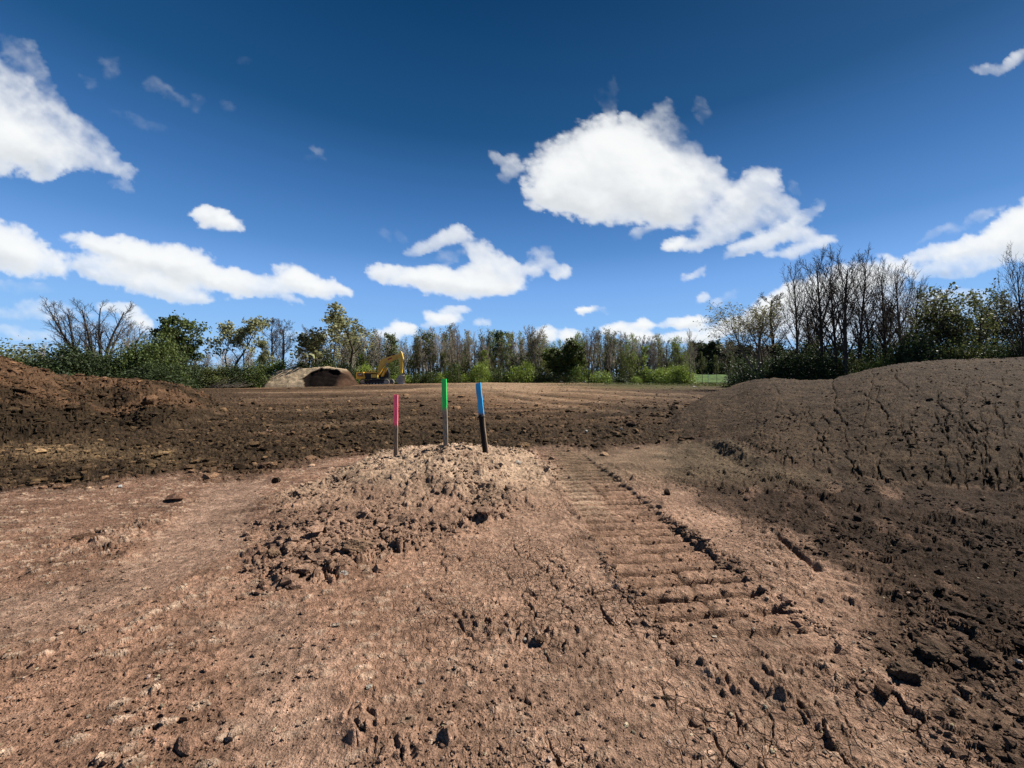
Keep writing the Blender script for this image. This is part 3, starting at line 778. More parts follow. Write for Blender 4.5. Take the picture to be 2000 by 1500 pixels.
def scatter(name, idx, size, col, rs, sink=0.25, flat_z=0.62):
    """angular lumps lying on the ground at grid vertices IDX, joined"""
    n = len(idx)
    base = ICO_V[None] * (1 + rs.uniform(-0.34, 0.34, (n, len(ICO_V), 1)))
    base = base * rs.uniform(0.65, 1.25, (n, 1, 3))
    P = np.einsum('nij,nvj->nvi', rand_rot(n, rs), base) * size[:, None, None] * 0.5
    P[:, :, 2] *= flat_z
    P += (GV[idx] + rs.uniform(-0.02, 0.02, (n, 3)) * np.array([1, 1, 0]))[:, None, :]
    P[:, :, 2] += (size * (0.5 - sink) * 0.62)[:, None]
    f = (ICO_F[None] + (np.arange(n) * len(ICO_V))[:, None, None]).reshape(-1, 3)
    c = np.repeat(col, len(ICO_V), axis=0)
    me = np_mesh(name, P.reshape(-1, 3), f, False, c, {'crack': np.zeros(len(c))})
    me.materials.append(SOIL)
    o = link(name, me)
    tag(o, kind='stuff')
    return o

def pick(weight, n, rs, ymax=40):
    """grid vertices, spread evenly over the ground as it is seen from the path"""
    Y = GV[:, 1]
    w = weight * (Y > 1.4) * (Y < ymax)
    # vertex spacing grows with distance, so even odds per vertex thin out far away as they should
    p = w / w.sum()
    return rs.choice(len(GV), n, p=p)

def build_loose():
    rs = np.random.default_rng(21)
    Y = GV[:, 1]; X = GV[:, 0]
    clump = np.clip(0.35 + 1.6 * fbm(X * 0.9, Y * 0.9, 3, 401), 0.02, 1)
    def jcol(idx, lo, hi, tint=(1, 1, 1)):
        return np.clip(GCOL[idx] * rs.uniform(lo, hi, (len(idx), 1)) * np.array(tint), 0.004, 0.85)
    # crumbs on the trodden clay
    i = pick(GW['fore'] * clump * sstep(0.2, 1.5, 7 - Y + 2), 9000, rs, 9)
    sz = np.clip(rs.lognormal(-4.45, 0.5, len(i)), 0.006, 0.04)
    scatter('crumbs', i, sz, jcol(i, 0.75, 1.25), rs)
    # pale pebbles
    i = pick(GW['fore'] + 1.2 * GW['cm'] + 0.25 * GW['dark'] + 0.15 * GW['rm'], 1300, rs, 16)
    sz = np.clip(rs.lognormal(-4.4, 0.45, len(i)), 0.006, 0.03) * (1 + 0.09 * np.clip(Y[i] - 5, 0, 8))
    pc = np.array([[.56, .42, .30]]) * rs.uniform(0.55, 1.25, (len(i), 1)) * (1 + rs.uniform(-.08, .08, (len(i), 3)))
    scatter('pebbles', i, sz, pc, rs, 0.3)
    # broken sandy lumps on the low mound
    i = pick(np.clip(sstep(-0.45, 0.1, GSD) * 0.35 + GW['cm'], 0, 1) * clump ** 1.5, 4200, rs, 10)
    sz = np.clip(rs.lognormal(-3.55, 0.62, len(i)), 0.010, 0.17)
    scatter('sandy_lumps', i, sz, jcol(i, 0.75, 1.12), rs, 0.35)
    # dark clods over the ploughed-up field and the mounds
    i = pick(GW['dark'] * (0.4 + clump), 7000, rs, 34)
    sz = np.clip(rs.lognormal(-2.45, 0.5, len(i)), 0.03, 0.34) * np.clip(0.55 + Y[i] / 26, .6, 1.4)
    scatter('loose_clods', i, sz, jcol(i, 0.6, 2.3, (1.04, 1.0, .92)), rs, 0.35, 0.55)
    i = pick(GW['lm'] * (0.3 + clump), 1800, rs, 22)
    sz = np.clip(rs.lognormal(-2.35, 0.55, len(i)), 0.04, 0.42)
    scatter('loose_clods', i, sz, jcol(i, 0.6, 1.35), rs, 0.38, 0.6)
    i = pick(GW['rm'] * (0.15 + clump ** 2), 3000, rs, 22)
    sz = np.clip(rs.lognormal(-3.3, 0.4, len(i)), 0.02, 0.12)
    scatter('loose_clods', i, sz, jcol(i, 0.7, 1.25), rs, 0.4, 0.6)
    i = pick(GW['rf'] * clump ** 1.5, 3600, rs, 9)
    sz = np.clip(rs.lognormal(-3.95, 0.6, len(i)), 0.008, 0.10)
    scatter('loose_clods', i, sz, jcol(i, 0.6, 1.15), rs, 0.35, 0.65)
    tp = track_path()
    txx = np.interp(Y, [p[1] for p in tp[::-1]], [p[0] for p in tp[::-1]])
    ed = np.exp(-((X - txx - 0.52) / 0.07) ** 2) + 0.6 * np.exp(-((X - txx + 0.50) / 0.05) ** 2)
    i = pick(ed * (Y > 2.4) * (Y < 8) * clump ** 1.5, 900, rs, 8)
    sz = np.clip(rs.lognormal(-3.75, 0.5, len(i)), 0.01, 0.085)
    scatter('loose_clods', i, sz, jcol(i, 0.6, 1.0), rs, 0.35, 0.65)
    i = pick(GW['far'], 1500, rs, 62)
    sz = np.clip(rs.lognormal(-2.2, 0.4, len(i)), 0.05, 0.3)
    scatter('loose_clods', i, sz, jcol(i, 0.6, 1.3), rs, 0.4, 0.5)
build_loose()

def near_vertex(X, Y):
    """index of the ground vertex under a point"""
    th = math.atan2(X, Y)
    j = int(np.argmin(np.abs(((GTH - th + math.pi) % (2 * math.pi)) - math.pi)))
    r = math.hypot(X, Y) / GK[j]
    return int(np.argmin(np.abs(GS - r))) * GNC + j

def gxy(px, py):
    """the ground vertex seen at a pixel of the photograph"""
    a = (px - 1000) / F
    j = int(np.argmin(np.abs(GTH - math.atan(a))))
    col = GV[j::GNC]
    ok = (GS > 1.3) & (GS < 80)
    pyv = 740 + F * (EYE - col[:, 2]) / np.maximum(col[:, 1], 0.05)
    e = np.where(ok, np.abs(pyv - py), 1e9)
    return col[int(np.argmin(e))]

def single_rock(name, cat, label, px, py, wid_px, col, seed, asp=(1, .7, .55), rz=0.0, sink=0.3, lumpy=0.16, group=None, clod=False):
    p = gxy(px, py)
    s = wid_px / F * p[1] * 0.5
    rs = np.random.default_rng(seed)
    V = BIG_V.copy()
    d = np.zeros(len(V))
    for k in range(7):          # knock flat facets off a ball
        nrm = rs.normal(size=3); nrm /= np.linalg.norm(nrm)
        cut = rs.uniform(0.45, 0.8)
        t = V @ nrm
        V = V - np.maximum(t - cut, 0)[:, None] * nrm
    V = V * (1 + lumpy * (fbm(BIG_V[:, 0] * 2.3 + seed, BIG_V[:, 1] * 2.3 + BIG_V[:, 2] * 1.7, 4, seed))[:, None])
    if clod:
        V = V * (1 + 0.22 * fbm(BIG_V[:, 0] * 4 + seed + BIG_V[:, 2] * 1.5, BIG_V[:, 1] * 4 + BIG_V[:, 2] * 3.5, 5, seed + 3, 0.65)[:, None])
    V = V * np.array(asp) * s
    c, n = math.cos(rz), math.sin(rz)
    V = np.stack([V[:, 0] * c - V[:, 1] * n, V[:, 0] * n + V[:, 1] * c, V[:, 2]], 1)
    cc = np.array(col)[None] * (1 + 0.25 * perlin(BIG_V[:, 0] * 4, BIG_V[:, 1] * 4 + BIG_V[:, 2] * 3, seed + 9))[:, None]
    me = np_mesh(name, V, BIG_F, False, cc, {'crack': np.zeros(len(V))})
    me.materials.append(SOIL)
    o = link(name, me)
    o.location = (p[0], p[1], p[2] + asp[2] * s * (1 - 2 * sink))
    tag(o, label, cat, group)
    return o

DK, BR, RD, PL = (.085, .055, .036), (.15, .098, .064), (.34, .19, .125), (.60, .52, .42)
single_rock('dirt_clod', 'dirt clod', 'oval brown clod at the lower right, its near side in black shade', 1768, 1322, 72, BR, 1, (1, .62, .52), 0.5, .25, .2, None, True)
single_rock('dirt_clod', 'dirt clod', 'broad flat-topped clod lying just behind the oval clod at the lower right', 1832, 1276, 78, BR, 2, (1, .7, .42), 0.4, .25, .22, None, True)
single_rock('dirt_clod', 'dirt clod', 'dark pointed clod touching the right end of the broad flat-topped clod', 1905, 1290, 62, DK, 3, (1, .7, .55), 0.8, .25, .2, None, True)
single_rock('dirt_clod', 'dirt clod', 'long narrow dark clod furthest up the slope at the lower right', 1868, 1205, 84, DK, 4, (1, .36, .34), 2.6, .25, .2, None, True)
single_rock('dirt_clod', 'dirt clod', 'ragged reddish clod nearest the camera at the lower right, on pale cracked clay', 1722, 1352, 60, (.19, .11, .07), 5, (1, .6, .4), 0.9, .3, .25, None, True)
single_rock('dirt_clod', 'dirt clod', 'small round dark clod on the smooth clay left of the broad clod', 1786, 1240, 22, DK, 6, (1, .9, .7), 0.3, .3, .15, None, True)
single_rock('dirt_clod', 'dirt clod', 'small black clod alone on cracked clay near the bottom, right of centre', 1298, 1370, 30, DK, 7, (1, .5, .45), 0.2, .25, .2, None, True)
single_rock('dirt_clod', 'dirt clod', 'rounded brown clod beside the seam at the bottom edge of the photo', 1052, 1250, 24, (.24, .145, .09), 8, (1, .8, .6), 0.3, .3, .2, None, True)
single_rock('dirt_clod', 'dirt clod', 'dark upright clod standing where the crawler print meets the brown ridge', 1302, 966, 15, DK, 9, (.8, .7, 1.1), 0.3, .25, .2, None, True)
single_rock('dirt_clod', 'dirt clod', 'large black clod in the dark field left of the right mound', 1232, 836, 20, DK, 10, (1, .8, .9), 0.3, .25, .2, None, True)
single_rock('dirt_clod', 'dirt clod', 'dark clod on the edge of the ploughed soil, left of the low sandy mound', 528, 903, 24, DK, 11, (1, .8, .7), 0.3, .25, .2, None, True)
single_rock('dirt_clod', 'dirt clod', 'reddish clod just in front of the dark clod at the soil edge', 518, 914, 26, (.23, .135, .085), 12, (1, .8, .6), 0.3, .3, .2, None, True)
single_rock('dirt_clod', 'dirt clod', 'big cracked clod at the near edge of the low sandy mound, hollow shade beneath', 700, 1066, 58, (.30, .19, .12), 13, (1, .8, .5), 0.2, .35, .22, None, True)
single_rock('dirt_clod', 'dirt clod', 'sharp clod on the left tip of the low sandy mound', 534, 1084, 28, (.30, .19, .12), 14, (1, .8, .8), 0.9, .3, .2, None, True)
single_rock('dirt_clod', 'dirt clod', 'dark lump at the left foot of the low sandy mound, by the short print', 540, 942, 18, DK, 15, (1, .8, .8), 0.9, .3, .2, None, True)
single_rock('dirt_clod', 'dirt clod', 'dark pitted clod among the lumps on the left clay, near the reddish slab', 160, 1052, 44, (.16, .09, .055), 16, (1, .7, .4), 0.1, .3, .25, None, True)
single_rock('stone', 'stone', 'flat reddish stone slab lying on the left clay', 345, 976, 40, RD, 21, (1, .8, .42), 0.1, .25, .08)
single_rock('stone', 'stone', 'small white angular stone at the foot of the low sandy mound', 671, 1124, 17, (.66, .57, .47), 22, (1, .7, .7), 0.5, .2, .06)
single_rock('stone', 'stone', 'bright white stone on the border between dark soil and left clay', 234, 952, 10, (.72, .70, .64), 23, (1, .8, .7), 0.5, .2, .06)
single_rock('stone', 'stone', 'pale cream stone on the mound right of the blue stake', 1012, 907, 15, PL, 24, (1, .8, .8), 0.5, .25, .08)
single_rock('stone', 'stone', 'white stone in the dark field in front of the right mound', 1146, 844, 7, (.72, .68, .60), 25, (1, .8, .8), 0.5, .25, .06)
single_rock('stone', 'stone', 'grey rounded stone in the dark field beside the large black clod', 1214, 840, 9, (.40, .36, .30), 26, (1, .8, .7), 0.5, .25, .06)
single_rock('stone', 'stone', 'pale flat stone low in the left foreground clay', 657, 1222, 26, (.42, .32, .24), 27, (1, .6, .3), 0.3, .35, .08)
single_rock('stone', 'stone', 'small pale stone on the cracked clay below the low mound', 720, 1343, 15, PL, 28, (1, .6, .5), 0.6, .25, .08)
single_rock('stone', 'stone', 'cream pebble on the plates at the end of the crawler print', 1396, 1243, 15, PL, 29, (1, .7, .5), 0.6, .25, .08)
single_rock('stone', 'stone', 'small pale stone beside the bottom seam, near the rounded brown clod', 1027, 1250, 13, PL, 30, (1, .7, .5), 0.6, .25, .08)
single_rock('stone', 'stone', 'rounded pale stone at the far right, past the dark clods', 1990, 1292, 14, PL, 31, (1, .8, .6), 0.6, .25, .08)
single_rock('stone', 'stone', 'brown stone with a paler chip near the lower right corner', 1950, 1364, 24, (.33, .22, .15), 32, (1, .8, .6), 0.6, .3, .1)

# ------------------------------------------------------------------ survey stakes
def stake_mats():
    def paint(name, col):
        m = bpy.data.materials.new(name)
        nt, b, out = nodes_of(m)
        tc = nt.nodes.new('ShaderNodeTexCoord').outputs['Object']
        mp = nt.nodes.new('ShaderNodeMapping'); mp.inputs['Scale'].default_value = (45, 45, 4)
        nt.links.new(tc, mp.inputs[0])
        n = N(nt, 'ShaderNodeTexNoise', Scale=1.0, Detail=4.0); nt.links.new(mp.outputs[0], n.inputs['Vector'])
        rgb = N(nt, 'ShaderNodeRGB'); rgb.outputs[0].default_value = (*col, 1)
        nt.links.new(scale_col(nt, rgb.outputs[0], ramp(nt, n.outputs['Fac'], .3, .7, .72, 1.15)), b.inputs['Base Color'])
        b.inputs['Roughness'].default_value = 0.6
        bp = N(nt, 'ShaderNodeBump', Strength=.35, Distance=.003); nt.links.new(n.outputs['Fac'], bp.inputs['Height']); nt.links.new(bp.outputs[0], b.inputs['Normal'])
        return m
    return {'wood': paint('weathered_wood', (.22, .15, .09)), 'grey': paint('grey_wood', (.24, .20, .14)), 'pink': paint('pink_paint', (1.0, .12, .20)),
            'green': paint('green_paint', (.012, .52, .09)), 'blue': paint('blue_paint', (.010, .29, .60)), 'black': plain('black_collar_shade', (.012, .012, .013), .6, .12, bump=.2)}
SM = stake_mats()

def bar_mesh(name, w, t, z0, z1, segs=6, warp=0.004, seed=0, top_cut=0.0):
    """a sawn lath: width w, thickness t, slightly bowed and nicked"""
    rs = random.Random(seed)
    bm = bmesh.new()
    rings = []
    for i in range(segs + 1):
        z = z0 + (z1 - z0) * i / segs
        ox, oy = rs.uniform(-warp, warp), rs.uniform(-warp, warp) * .5
        ww = w * (1 + rs.uniform(-.035, .035))
        c = 0.12 * t
        pts = [(-ww / 2 + c, -t / 2), (ww / 2 - c, -t / 2), (ww / 2, -t / 2 + c), (ww / 2, t / 2 - c), (ww / 2 - c, t / 2), (-ww / 2 + c, t / 2), (-ww / 2, t / 2 - c), (-ww / 2, -t / 2 + c)]
        rings.append([bm.verts.new((x + ox, y + oy, z + (top_cut * (x / w) if i == segs else 0))) for x, y in pts])
    for a, b in zip(rings[:-1], rings[1:]):
        for k in range(8):
            bm.faces.new((a[k], a[(k + 1) % 8], b[(k + 1) % 8], b[k]))
    bm.faces.new(rings[-1]); bm.faces.new(rings[0][::-1])
    me = bpy.data.meshes.new(name); bm.to_mesh(me); bm.free()
    return me

PAINT = {'pink': (1.0, .12, .20), 'green': (.012, .52, .09), 'blue': (.010, .29, .60)}
WOOD = ((.10, .068, .042), (.25, .175, .105)); GREYW = ((.09, .075, .055), (.27, .225, .16))
def stake(label, px_base, py_base, px_top, py_top, w, t, yaw, split, paint, wood, Y):
    x = (px_base - 1000) / F * Y
    z0 = EYE - (py_base - 740) / F * Y
    zt = EYE - (py_top - 740) / F * Y
    xt = (px_top - 1000) / F * Y
    L = math.hypot(zt - z0, xt - x)
    root = empty('survey_stake', (x, Y, z0))
    root.rotation_euler = (0.02, math.atan2(xt - x, zt - z0), yaw)
    tag(root, label, 'stake', 'survey stakes on the low sandy mound')
    sd_ = int(px_base)
    wm = bpy.data.materials.new(paint + '_overspray')
    nt, bs_, out = nodes_of(wm)
    tc = nt.nodes.new('ShaderNodeTexCoord').outputs['Object']
    sx = nt.nodes.new('ShaderNodeSeparateXYZ'); nt.links.new(tc, sx.inputs[0])
    mp = nt.nodes.new('ShaderNodeMapping'); mp.inputs['Scale'].default_value = (60, 60, 7); nt.links.new(tc, mp.inputs[0])
    n1 = N(nt, 'ShaderNodeTexNoise', Scale=1.0, Detail=5.0, Roughness=.65); nt.links.new(mp.outputs[0], n1.inputs['Vector'])
    zz = math_n(nt, 'ADD', sx.outputs['Z'], math_n(nt, 'MULTIPLY', math_n(nt, 'SUBTRACT', n1.outputs['Fac'], .5), .30))
    cov = ramp(nt, zz, L - split - .11, L - split - .02, 0, 1)
    mud = ramp(nt, zz, .02, .22, .75, 0)
    c1 = nt.nodes.new('ShaderNodeMix'); c1.data_type = 'RGBA'; c2 = nt.nodes.new('ShaderNodeMix'); c2.data_type = 'RGBA'; c3 = nt.nodes.new('ShaderNodeMix'); c3.data_type = 'RGBA'
    wa, wb_ = wood
    c1.inputs['A'].default_value = (*wa, 1); c1.inputs['B'].default_value = (*wb_, 1); nt.links.new(ramp(nt, n1.outputs['Fac'], .35, .62, 0, 1), c1.inputs['Factor'])
    nt.links.new(c1.outputs['Result'], c2.inputs['A']); c2.inputs['B'].default_value = (.14, .085, .05, 1); nt.links.new(mud, c2.inputs['Factor'])
    nt.links.new(c2.outputs['Result'], c3.inputs['A']); c3.inputs['B'].default_value = (*PAINT[paint], 1); nt.links.new(cov, c3.inputs['Factor'])
    nt.links.new(c3.outputs['Result'], bs_.inputs['Base Color']); bs_.inputs['Roughness'].default_value = .8
    link('shaft', bar_mesh('shaft', w, t, -0.25, L - split, 6, .004, sd_), root, wm)
    link('painted_top', bar_mesh('painted_top', w * 1.02, t * 1.04, L - split, L, 5, .003, sd_ + 1, .008 if paint == 'blue' else 0.0), root, SM[paint])
    return root, L
stake('wooden stake with a pink painted top, shortest of the three', 772.5, 882, 774.5, 771, .080, .030, -0.18, .50, 'pink', WOOD, 7.35)
stake('upright wooden stake with a bright green painted top, tallest of the three', 871, 882, 868, 740, .092, .036, -0.22, .50, 'green', GREYW, 7.35)
bs, bl = stake('leaning stake with a blue painted top and a black collar over its shaded side', 948.5, 884, 934, 748, .100, .040, -0.24, .52, 'blue', WOOD, 7.35)
def shade_sleeve():  # black collar, and a black shell standing for the stake's shaded side
    bm = bmesh.new()
    prof = [(-.10, .036), (.0, .040), (.30, .043), (.62, .044), (.665, .044), (.672, .058), (.70, .060), (.712, .040), (.73, .03)]
    rings = []
    for z, r in prof:
        rings.append([bm.verts.new((r * math.cos(a) - .008, -.030 + .6 * r * math.sin(a), z)) for a in np.linspace(0, 2 * math.pi, 14, endpoint=False)])
    for a, b in zip(rings[:-1], rings[1:]):
        for k in range(14): bm.faces.new((a[k], a[(k + 1) % 14], b[(k + 1) % 14], b[k]))
    bm.faces.new(rings[-1]); bm.faces.new(rings[0][::-1])
    me = bpy.data.meshes.new('shade_sleeve'); bm.to_mesh(me); bm.free()
    return me
link('shade_sleeve', shade_sleeve(), bs, SM['black'])
def tie(sgn):
    bm = bmesh.new()
    bmesh.ops.create_cube(bm, size=1, matrix=Matrix.Translation((sgn * .05, -.03, .69)) @ Matrix.Rotation(sgn * .6, 4, 'Y') @ Matrix.Diagonal((.045, .012, .016, 1)))
    me = bpy.data.meshes.new('tie'); bm.to_mesh(me); bm.free(); return me
for sgn in (-1, 1): link('tie', tie(sgn), bs, SM['black'])

# ------------------------------------------------------------------ the far pile behind the field
def far_pile():
    Y0 = 60.0
    top = [(478, 757), (490, 753), (508, 746), (522, 738), (533, 730), (546, 724.5), (570, 721.5), (590, 719.5), (604, 720), (625, 717.5), (640, 716), (652, 719), (672, 720.5), (679, 726), (686, 735), (698, 749), (712, 757)]
    tpx = [p[0] for p in top]; tpy = [p[1] for p in top]
    nx, ny = 150, 70
    PX = np.linspace(478, 712, nx)
    U = np.linspace(-1, 1, ny)
    G, UU = np.meshgrid(PX, U, indexing='ij')
    Xc = (G - 1000) / F * Y0
    zb = np.array([gz((p - 1000) / F * Y0, Y0 - 3) for p in PX])[:, None]
    H = np.maximum(EYE - (np.interp(G, tpx, tpy) - 740) / F * Y0 - zb, 0.02)
    depth = H * 1.25 + 0.6
    Yc = Y0 + UU * depth
    Z = H * np.clip(1.25 * (1 - np.abs(UU) ** 1.1), 0, 1.0)
    # a scoop has been dug out of the near right face
    gpy = 740 - (Z + zb - EYE) / Yc * F
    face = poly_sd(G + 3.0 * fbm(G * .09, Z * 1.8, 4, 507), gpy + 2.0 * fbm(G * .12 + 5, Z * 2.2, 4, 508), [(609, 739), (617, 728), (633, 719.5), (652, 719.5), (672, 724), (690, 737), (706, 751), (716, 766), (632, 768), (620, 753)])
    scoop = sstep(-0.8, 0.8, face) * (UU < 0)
    Yc = Yc + sstep(-1, 8, face) * (UU < 0) * 0.5
    Z = Z + zb - 0.10 * (1 - np.clip(Z / 0.3, 0, 1)) + 0.24 * fbm(Xc * 0.9, Yc * 0.9 + Z, 4, 501) * np.clip(Z, 0, 1) + 0.05 * fbm(Xc * 4, Yc * 4 + Z * 4, 3, 502)
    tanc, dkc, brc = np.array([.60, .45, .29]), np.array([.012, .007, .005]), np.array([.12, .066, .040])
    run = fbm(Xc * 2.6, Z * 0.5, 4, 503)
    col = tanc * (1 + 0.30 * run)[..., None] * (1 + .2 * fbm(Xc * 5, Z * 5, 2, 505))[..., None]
    col = mix(col, dkc * (1 + .4 * fbm(Xc * 2, Z * 2, 3, 504))[..., None], np.clip(scoop, 0, 1)[..., None])  # dark soil, taken near black to paint in the hollow's shade
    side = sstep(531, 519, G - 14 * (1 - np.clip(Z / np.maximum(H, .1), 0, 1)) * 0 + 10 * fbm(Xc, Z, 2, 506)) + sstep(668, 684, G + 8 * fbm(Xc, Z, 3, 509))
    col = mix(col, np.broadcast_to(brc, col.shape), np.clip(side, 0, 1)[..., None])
    V = np.stack([Xc, Yc, Z], -1).reshape(-1, 3)
    I = np.arange(nx * ny).reshape(nx, ny)
    q = np.stack([I[:-1, :-1], I[1:, :-1], I[1:, 1:], I[:-1, 1:]], -1).reshape(-1, 4)
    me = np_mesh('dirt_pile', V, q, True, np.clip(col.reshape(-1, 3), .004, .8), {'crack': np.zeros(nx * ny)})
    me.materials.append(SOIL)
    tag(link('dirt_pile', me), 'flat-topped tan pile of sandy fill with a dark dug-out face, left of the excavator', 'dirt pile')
far_pile()
# ------------------------------------------------------------------ trees and shrubs
BARK = {'grey': plain('grey_bark', (.40, .335, .255), .9, .1, var=.3, scale=3), 'dark': plain('dark_bark', (.10, .082, .064), .9, .1, var=.3, scale=3),
        'brown': plain('brown_bark', (.25, .195, .135), .9, .1, var=.3, scale=3), 'pale': plain('pale_bark', (.62, .54, .43), .9, .1, var=.25, scale=3)}
LEAF = {'dark': leaf_mat('dark_leaf', (.042, .060, .020)), 'mid': leaf_mat('green_leaf', (.090, .118, .028)), 'bright': leaf_mat('young_leaf', (.22, .29, .045)),
        'pale': leaf_mat('budding_leaf', (.27, .27, .12)), 'olive': leaf_mat('olive_leaf', (.125, .140, .042))}

def vadd(a, b, s=1.0): return (a[0] + b[0] * s, a[1] + b[1] * s, a[2] + b[2] * s)
def vnorm(a):
    l = math.sqrt(a[0] * a[0] + a[1] * a[1] + a[2] * a[2]) or 1.0
    return (a[0] / l, a[1] / l, a[2] / l)

class Grow:
    """branching skeleton kept as straight segments per level"""
    def __init__(self, seed, P):
        self.r = random.Random(seed); self.P = P
        self.seg = {}; self.tips = []
    def branch(self, p, d, L, rad, lev):
        r, P = self.r, self.P
        n = P['segs'][lev]
        pts, rads = [p], [rad]
        end = rad * P['taper'][lev]
        for i in range(n):
            w = P['wob'][lev]
            d = vnorm((d[0] + r.gauss(0, w) + P['wind'][0] * (lev + 1) * .3, d[1] + r.gauss(0, w), d[2] + r.gauss(0, w) * .6 + P['up'][lev]))
            p = vadd(p, d, L / n)
            pts.append(p); rads.append(rad + (end - rad) * (i + 1) / n)
        S = self.seg.setdefault(lev, [])
        for i in range(n): S.append((*pts[i], rads[i], *pts[i + 1], rads[i + 1]))
        if lev == P['levels']:
            self.tips.append(pts[-1]); return
        nc = P['n'][lev]
        nc = max(1, int(round(nc * r.uniform(.75, 1.25))))
        s0 = P['start'][lev]
        for k in range(nc):
            t = s0 + (1 - s0) * ((k + r.random()) / nc) ** P.get('bias', 0.9)
            t = min(t, .995)
            i = min(int(t * n), n - 1); f = t * n - i
            q = tuple(pts[i][c] + (pts[i + 1][c] - pts[i][c]) * f for c in range(3))
            ax = vnorm(tuple(pts[i + 1][c] - pts[i][c] for c in range(3)))
            # turn away from the parent
            az = k * 2.4 + r.uniform(-.7, .7)
            ref = (0, 0, 1) if abs(ax[2]) < .9 else (1, 0, 0)
            u = vnorm((ax[1] * ref[2] - ax[2] * ref[1], ax[2] * ref[0] - ax[0] * ref[2], ax[0] * ref[1] - ax[1] * ref[0]))
            v = (ax[1] * u[2] - ax[2] * u[1], ax[2] * u[0] - ax[0] * u[2], ax[0] * u[1] - ax[1] * u[0])
            an = math.radians(r.uniform(*P['ang'][lev]))
            sd_ = math.sin(an)
            nd = vnorm(tuple(ax[c] * math.cos(an) + (u[c] * math.cos(az) + v[c] * math.sin(az)) * sd_ for c in range(3)))
            LL = L * P['ratio'][lev] * (1 - P['fall'][lev] * (t - s0) / (1 - s0 + 1e-6)) * r.uniform(.7, 1.2)
            rr = (rads[i] + (rads[i + 1] - rads[i]) * f) * P['rr'][lev]
            self.branch(q, nd, LL, max(rr, P['rmin']), lev + 1)
        if P.get('tipson', True) and lev >= 1: self.tips.append(pts[-1])

def seg_mesh(name, segs, sides):
    if not segs: return None
    A = np.array(segs, dtype=np.float64)
    p0, r0, p1, r1 = A[:, 0:3], A[:, 3], A[:, 4:7], A[:, 7]
    d = p1 - p0; d /= np.linalg.norm(d, axis=1, keepdims=True) + 1e-9
    ref = np.where(np.abs(d[:, 2:3]) > .8, np.array([[1., 0, 0]]), np.array([[0, 0, 1.]]))
    u = np.cross(d, ref); u /= np.linalg.norm(u, axis=1, keepdims=True) + 1e-9
    v = np.cross(d, u)
    an = np.linspace(0, 2 * np.pi, sides, endpoint=False)
    ring = u[:, None] * np.cos(an)[None, :, None] + v[:, None] * np.sin(an)[None, :, None]
    a = p0[:, None] - d[:, None] * r0[:, None, None] * .3 + ring * r0[:, None, None]
    b = p1[:, None] + ring * r1[:, None, None]
    V = np.concatenate([a, b], 1).reshape(-1, 3)
    k = np.arange(sides); kn = (k + 1) % sides
    q = np.stack([k, kn, kn + sides, k + sides], -1)[None] + (np.arange(len(A)) * 2 * sides)[:, None, None]
    return np_mesh(name, V, q.reshape(-1, 4), True)

def leaf_mesh(name, pts, size, rs, flat=0.25):
    """leaf-sized quads, each turned its own way"""
    n = len(pts)
    R = rand_rot(n, rs)
    s = size * rs.uniform(.55, 1.35, n)
    quad = np.array([[-.5, -.32, 0], [.5, -.38, .1], [.46, .34, 0], [-.5, .36, -.12]])
    V = np.einsum('nij,vj->nvi', R, quad) * s[:, None, None] + pts[:, None]
    return np_mesh(name, V.reshape(-1, 3), np.arange(n * 4).reshape(-1, 4), False)

BASE = dict(levels=4, segs=[7, 5, 4, 3, 2], wob=[.05, .09, .11, .13, .13], up=[.05, .10, .09, .07, .05], wind=(0.0, 0), taper=[.22, .25, .3, .4, .5], n=[12, 7, 5, 4], start=[.30, .2, .15, .1],
            ang=[(25, 50), (25, 55), (30, 60), (30, 65)], ratio=[.42, .45, .5, .55], fall=[.55, .3, .2, .2], rr=[.55, .55, .6, .65], rmin=.015)

